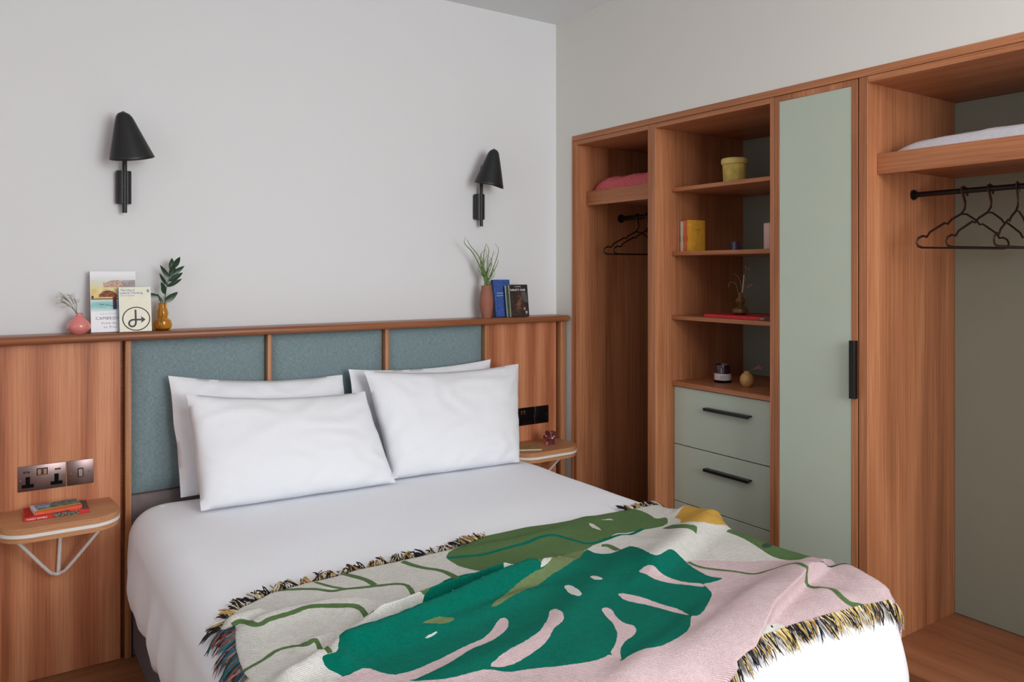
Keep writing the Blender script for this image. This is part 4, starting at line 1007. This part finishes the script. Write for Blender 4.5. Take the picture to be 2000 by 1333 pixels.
folded('folded_blanket', 'folded white blanket on the shelf of the wide right wardrobe bay', .100, .50, -1.775, -2.80, 1.8250, .052, cloth('grey_white_blanket', (204, 204, 212), (222, 222, 228), 500, bump=.4), 2, 9, 'blanket')

m_ybk = plain('yellow_papier', (216, 194, 104), .75, nscale=26, noise_amt=.10, bump=.3)
yp = thing('lidded_pot', 'yellow lidded papier pot on the top shelf of the shelving unit', 'pot', loc=(.225, -.985, 1.8003))
fn = lambda a, z: 1+.012*math.cos(a*12)
M().lathe([(0, 0), (.044, 0), (.047, .006), (.0500, .078), (.0500, .088), (.048, .088), (0, .088)], n=48, fn=fn).done('pot_body', m_ybk, yp)
M().lathe([(.0510, .086), (.0560, .0875), (.0562, .107), (.052, .112), (0, .113), ], n=48).done('lid', plain('yellow_lid', (224, 208, 128), .75, nscale=30, noise_amt=.06), yp)

def shelf_book(label, y0, y1, col, h, dpt, tx):
    """narrow paperback with its spine to the room (-x); y0 is the side nearer the camera"""
    xf = basis((.152, y0, 1.5114), (1, 0, 0), (0, 0, 1), (0, -1, 0)); t_ = y1-y0
    xf = basis((.152, y1, 1.5114), (1, 0, 0), (0, 0, 1), (0, -1, 0))
    b = book(label, xf, dpt, h, t_, plain('cover_'+tx[1], col, .5), None, 'small paperbacks on the middle shelf')
    text_obj('lettering', tx[0], .0088, i_black, b, basis((-.0009, .045, .004), (0, 1, 0), (0, 0, -1), (-1, 0, 0)), depth=.0001)
    return b
shelf_book('cream spined paperback on the shelving unit, against its left panel', -.7545, -.7365, (210, 196, 176), .138, .088, ('PLATH', 'cream'))
shelf_book('orange spined paperback on the shelving unit, between cream and yellow books', -.7775, -.756, (206, 112, 66), .141, .088, ('POEMS', 'orange'))
sbk = shelf_book('yellow paperback on the shelving unit, its cover facing the bed', -.801, -.779, (222, 164, 52), .142, .092, ('TALES', 'yellow'))
M().box((.012, .118, .0219), (.080, .1188, .0222)).box((.030, .100, .0219), (.062, .1015, .0222)).box((.026, .094, .0219), (.066, .0955, .0222)).box((.034, .088, .0219), (.058, .0892, .0222)).box((.044, .076, .0219), (.050, .081, .0222)).done('title_lines', ink('gold_ink', (130, 96, 30)), sbk)
m_vio = N('violet_striped_glass'); w_ = m_vio.n('TexWave'); w_.bands_direction = 'DIAGONAL'; w_.inputs['Scale'].default_value = 60; m_vio.l(m_vio.tc.outputs['Object'], w_.inputs['Vector'])
m_vio.l(m_vio.ramp(w_.outputs['Fac'], [(.3, lin((50, 36, 66))), (.8, lin((112, 96, 140)))]), m_vio.b.inputs['Base Color']); m_vio.b.inputs['Roughness'].default_value = .15
o = M().lathe([(0, 0), (.021, 0), (.0235, .003), (.0235, .044), (.0215, .044), (.021, .008), (0, .008)], n=36, fn=lambda a, z: 1+.02*math.cos(a*16)).done('tealight_glass', m_vio.m)
tag(place(o, .350, -.884, 1.5113), 'small dark violet striped tealight glass on the middle shelf', 'candle holder')
o = M().lathe([(0, 0), (.027, 0), (.029, .002), (.029, .106), (.026, .109), (.006, .106), (0, .106)], n=36).done('pillar_candle', plain('pale_pink_wax', (206, 174, 166), .5, noise_amt=.01))
tag(place(o, .205, -1.192, 1.5113), 'pale pink pillar candle at the right end of the middle shelf', 'candle')
# lower shelf: red book, dark booklet, amber bud vase
def flat_book(label, x, y, z, L, dpt, t_, mat, page=m_paper):
    return book(label, basis((x, y, z), (1, 0, 0), (0, 1, 0), (0, 0, 1)), dpt, L, t_, mat, None, None, page)
flat_book('flat red hardback lying on the lower shelf under the amber bud vase', .128, -1.196, 1.2218, .294, .20, .013, plain('crimson_cover', (202, 36, 46), .4))
flat_book('dark grey booklet lying on the lower shelf beside the red hardback', .150, -1.330, 1.2218, .128, .18, .010, plain('slate_cover', (76, 72, 80), .5))
v4 = thing('bud_vase', 'small smoky amber bud vase with dried stems on the red book', 'vase', loc=(.222, -1.020, 1.2351))
m_smoke = glass('smoky_amber_glass', (206, 168, 112), .06)
prof = [(0, 0), (.022, 0), (.033, .007), (.0345, .016), (.030, .026), (.014, .036), (.010, .041), (.018, .050), (.0225, .058), (.018, .067), (.009, .076), (.0075, .084), (.010, .094)]
M().lathe(prof+[(max(0, r-.002), z+.0008) for r, z in prof[::-1]][:-2]+[(.02, .005), (0, .005)], n=36).done('vase_body', m_smoke, v4)
tv = Vector((math.cos(math.radians(50)), -math.sin(math.radians(50)), 0))*1.0   # across the view of the shelf
def tw(P, r, mt, nm='dried_stem'):
    return M().tube(curve_pts([(tv.x*a, tv.y*a, z) for a, z in P], 5), r, 6).done(nm, mt, v4, 60)
tw([(0, .03), (-.008, .095), (-.018, .13), (-.036, .140), (-.048, .132), (-.049, .118)], .0013, m_dry)
tw([(0, .03), (.008, .095), (.013, .14), (.016, .172)], .0022, plain('straw', (196, 188, 150), .7))
tw([(0, .05), (.012, .10), (.022, .15), (.036, .17), (.050, .166)], .0010, m_dry)
tw([(0, .05), (.004, .12), (-.010, .165), (-.030, .178)], .0010, m_dry)
tw([(.0, .06), (.014, .10), (.036, .122)], .0009, m_dry)
tw([(.012, .14), (.022, .185), (.036, .205)], .0008, m_dry)
m_pkb = plain('dusty_pink_petal', (150, 92, 98), .8)
for a, z, an in ((.036, .122, 30), (.030, .114, 60), (.024, .195, 100), (.030, .19, 60)):
    q = math.radians(an); X = tv*math.cos(q)+Vector((0, 0, math.sin(q))); Y = X.cross(Vector((.7, .7, .1))).normalized()
    leaf_mesh(.020, .007, m_pkb, v4, basis((tv.x*a, tv.y*a, z), X, Y, X.cross(Y)), 'petal')
# counter over the drawers: candle jar, round vase
cj = thing('candle_jar', 'plum glass candle jar with white label over the sage drawers', 'candle', loc=(.262, -.888, .9252))
M().lathe([(0, 0), (.036, 0), (.038, .003), (.038, .007), (.0, .007)], n=40).done('jar_base', m_insert, cj)
m_plumd = plain('dark_plum_glass', (52, 24, 36), .08, spec=.8)
M().lathe([(0, .0075), (.0355, .0075), (.0365, .010), (.0365, .076), (.0345, .079), (.033, .076), (.033, .05), (0, .05)], n=40).done('jar_body', m_plumd, cj)
lb = M().lathe([(.0367, .011), (.0372, .011), (.0372, .040), (.0367, .040)], n=40).done('paper_label', plain('label_paper', (216, 206, 206), .6, noise_amt=.01), cj)
lt = M()
for k, z in enumerate((.030, .026, .022)):
    for i in range(5+(k % 2)):
        a = math.radians(205+i*7); lt.box((.0374*math.cos(a)-.0015, .0374*math.sin(a)-.0015, z-.0006), (.0374*math.cos(a)+.0012, .0374*math.sin(a)+.0012, z+.0006))
lt.done('label_print', i_pale, lb)
rv = thing('bud_vase', 'tiny round ochre ceramic vase with a pink sprig over the sage drawers', 'vase', loc=(.240, -1.040, .9252))
M().lathe([(0, 0), (.016, 0), (.025, .010), (.0295, .026), (.028, .042), (.020, .054), (.012, .060), (.0125, .066), (.0095, .066), (.009, .058), (.022, .045), (.024, .02), (0, .006)], n=36).done('vase_body', plain('ochre_ceramic', (196, 152, 92), .35, nscale=60, noise_amt=.06), rv)
M().tube(curve_pts([(0, 0, .03), (tv.x*.01, tv.y*.01, .066), (tv.x*.035, tv.y*.035, .078), (tv.x*.062, tv.y*.062, .085)], 5), .001, 6).done('sprig_stem', m_dry, rv)
for a, z, an in ((.030, .076, 40), (.038, .079, 10), (.045, .082, 55), (.050, .080, -10), (.056, .083, 20), (.042, .078, 80)):
    q = math.radians(an); X = tv*math.cos(q)+Vector((0, 0, math.sin(q))); Y = X.cross(Vector((.7, .7, .1))).normalized()
    leaf_mesh(.016, .006, m_pkb, rv, basis((tv.x*a, tv.y*a, z), X, Y, X.cross(Y)), 'petal')
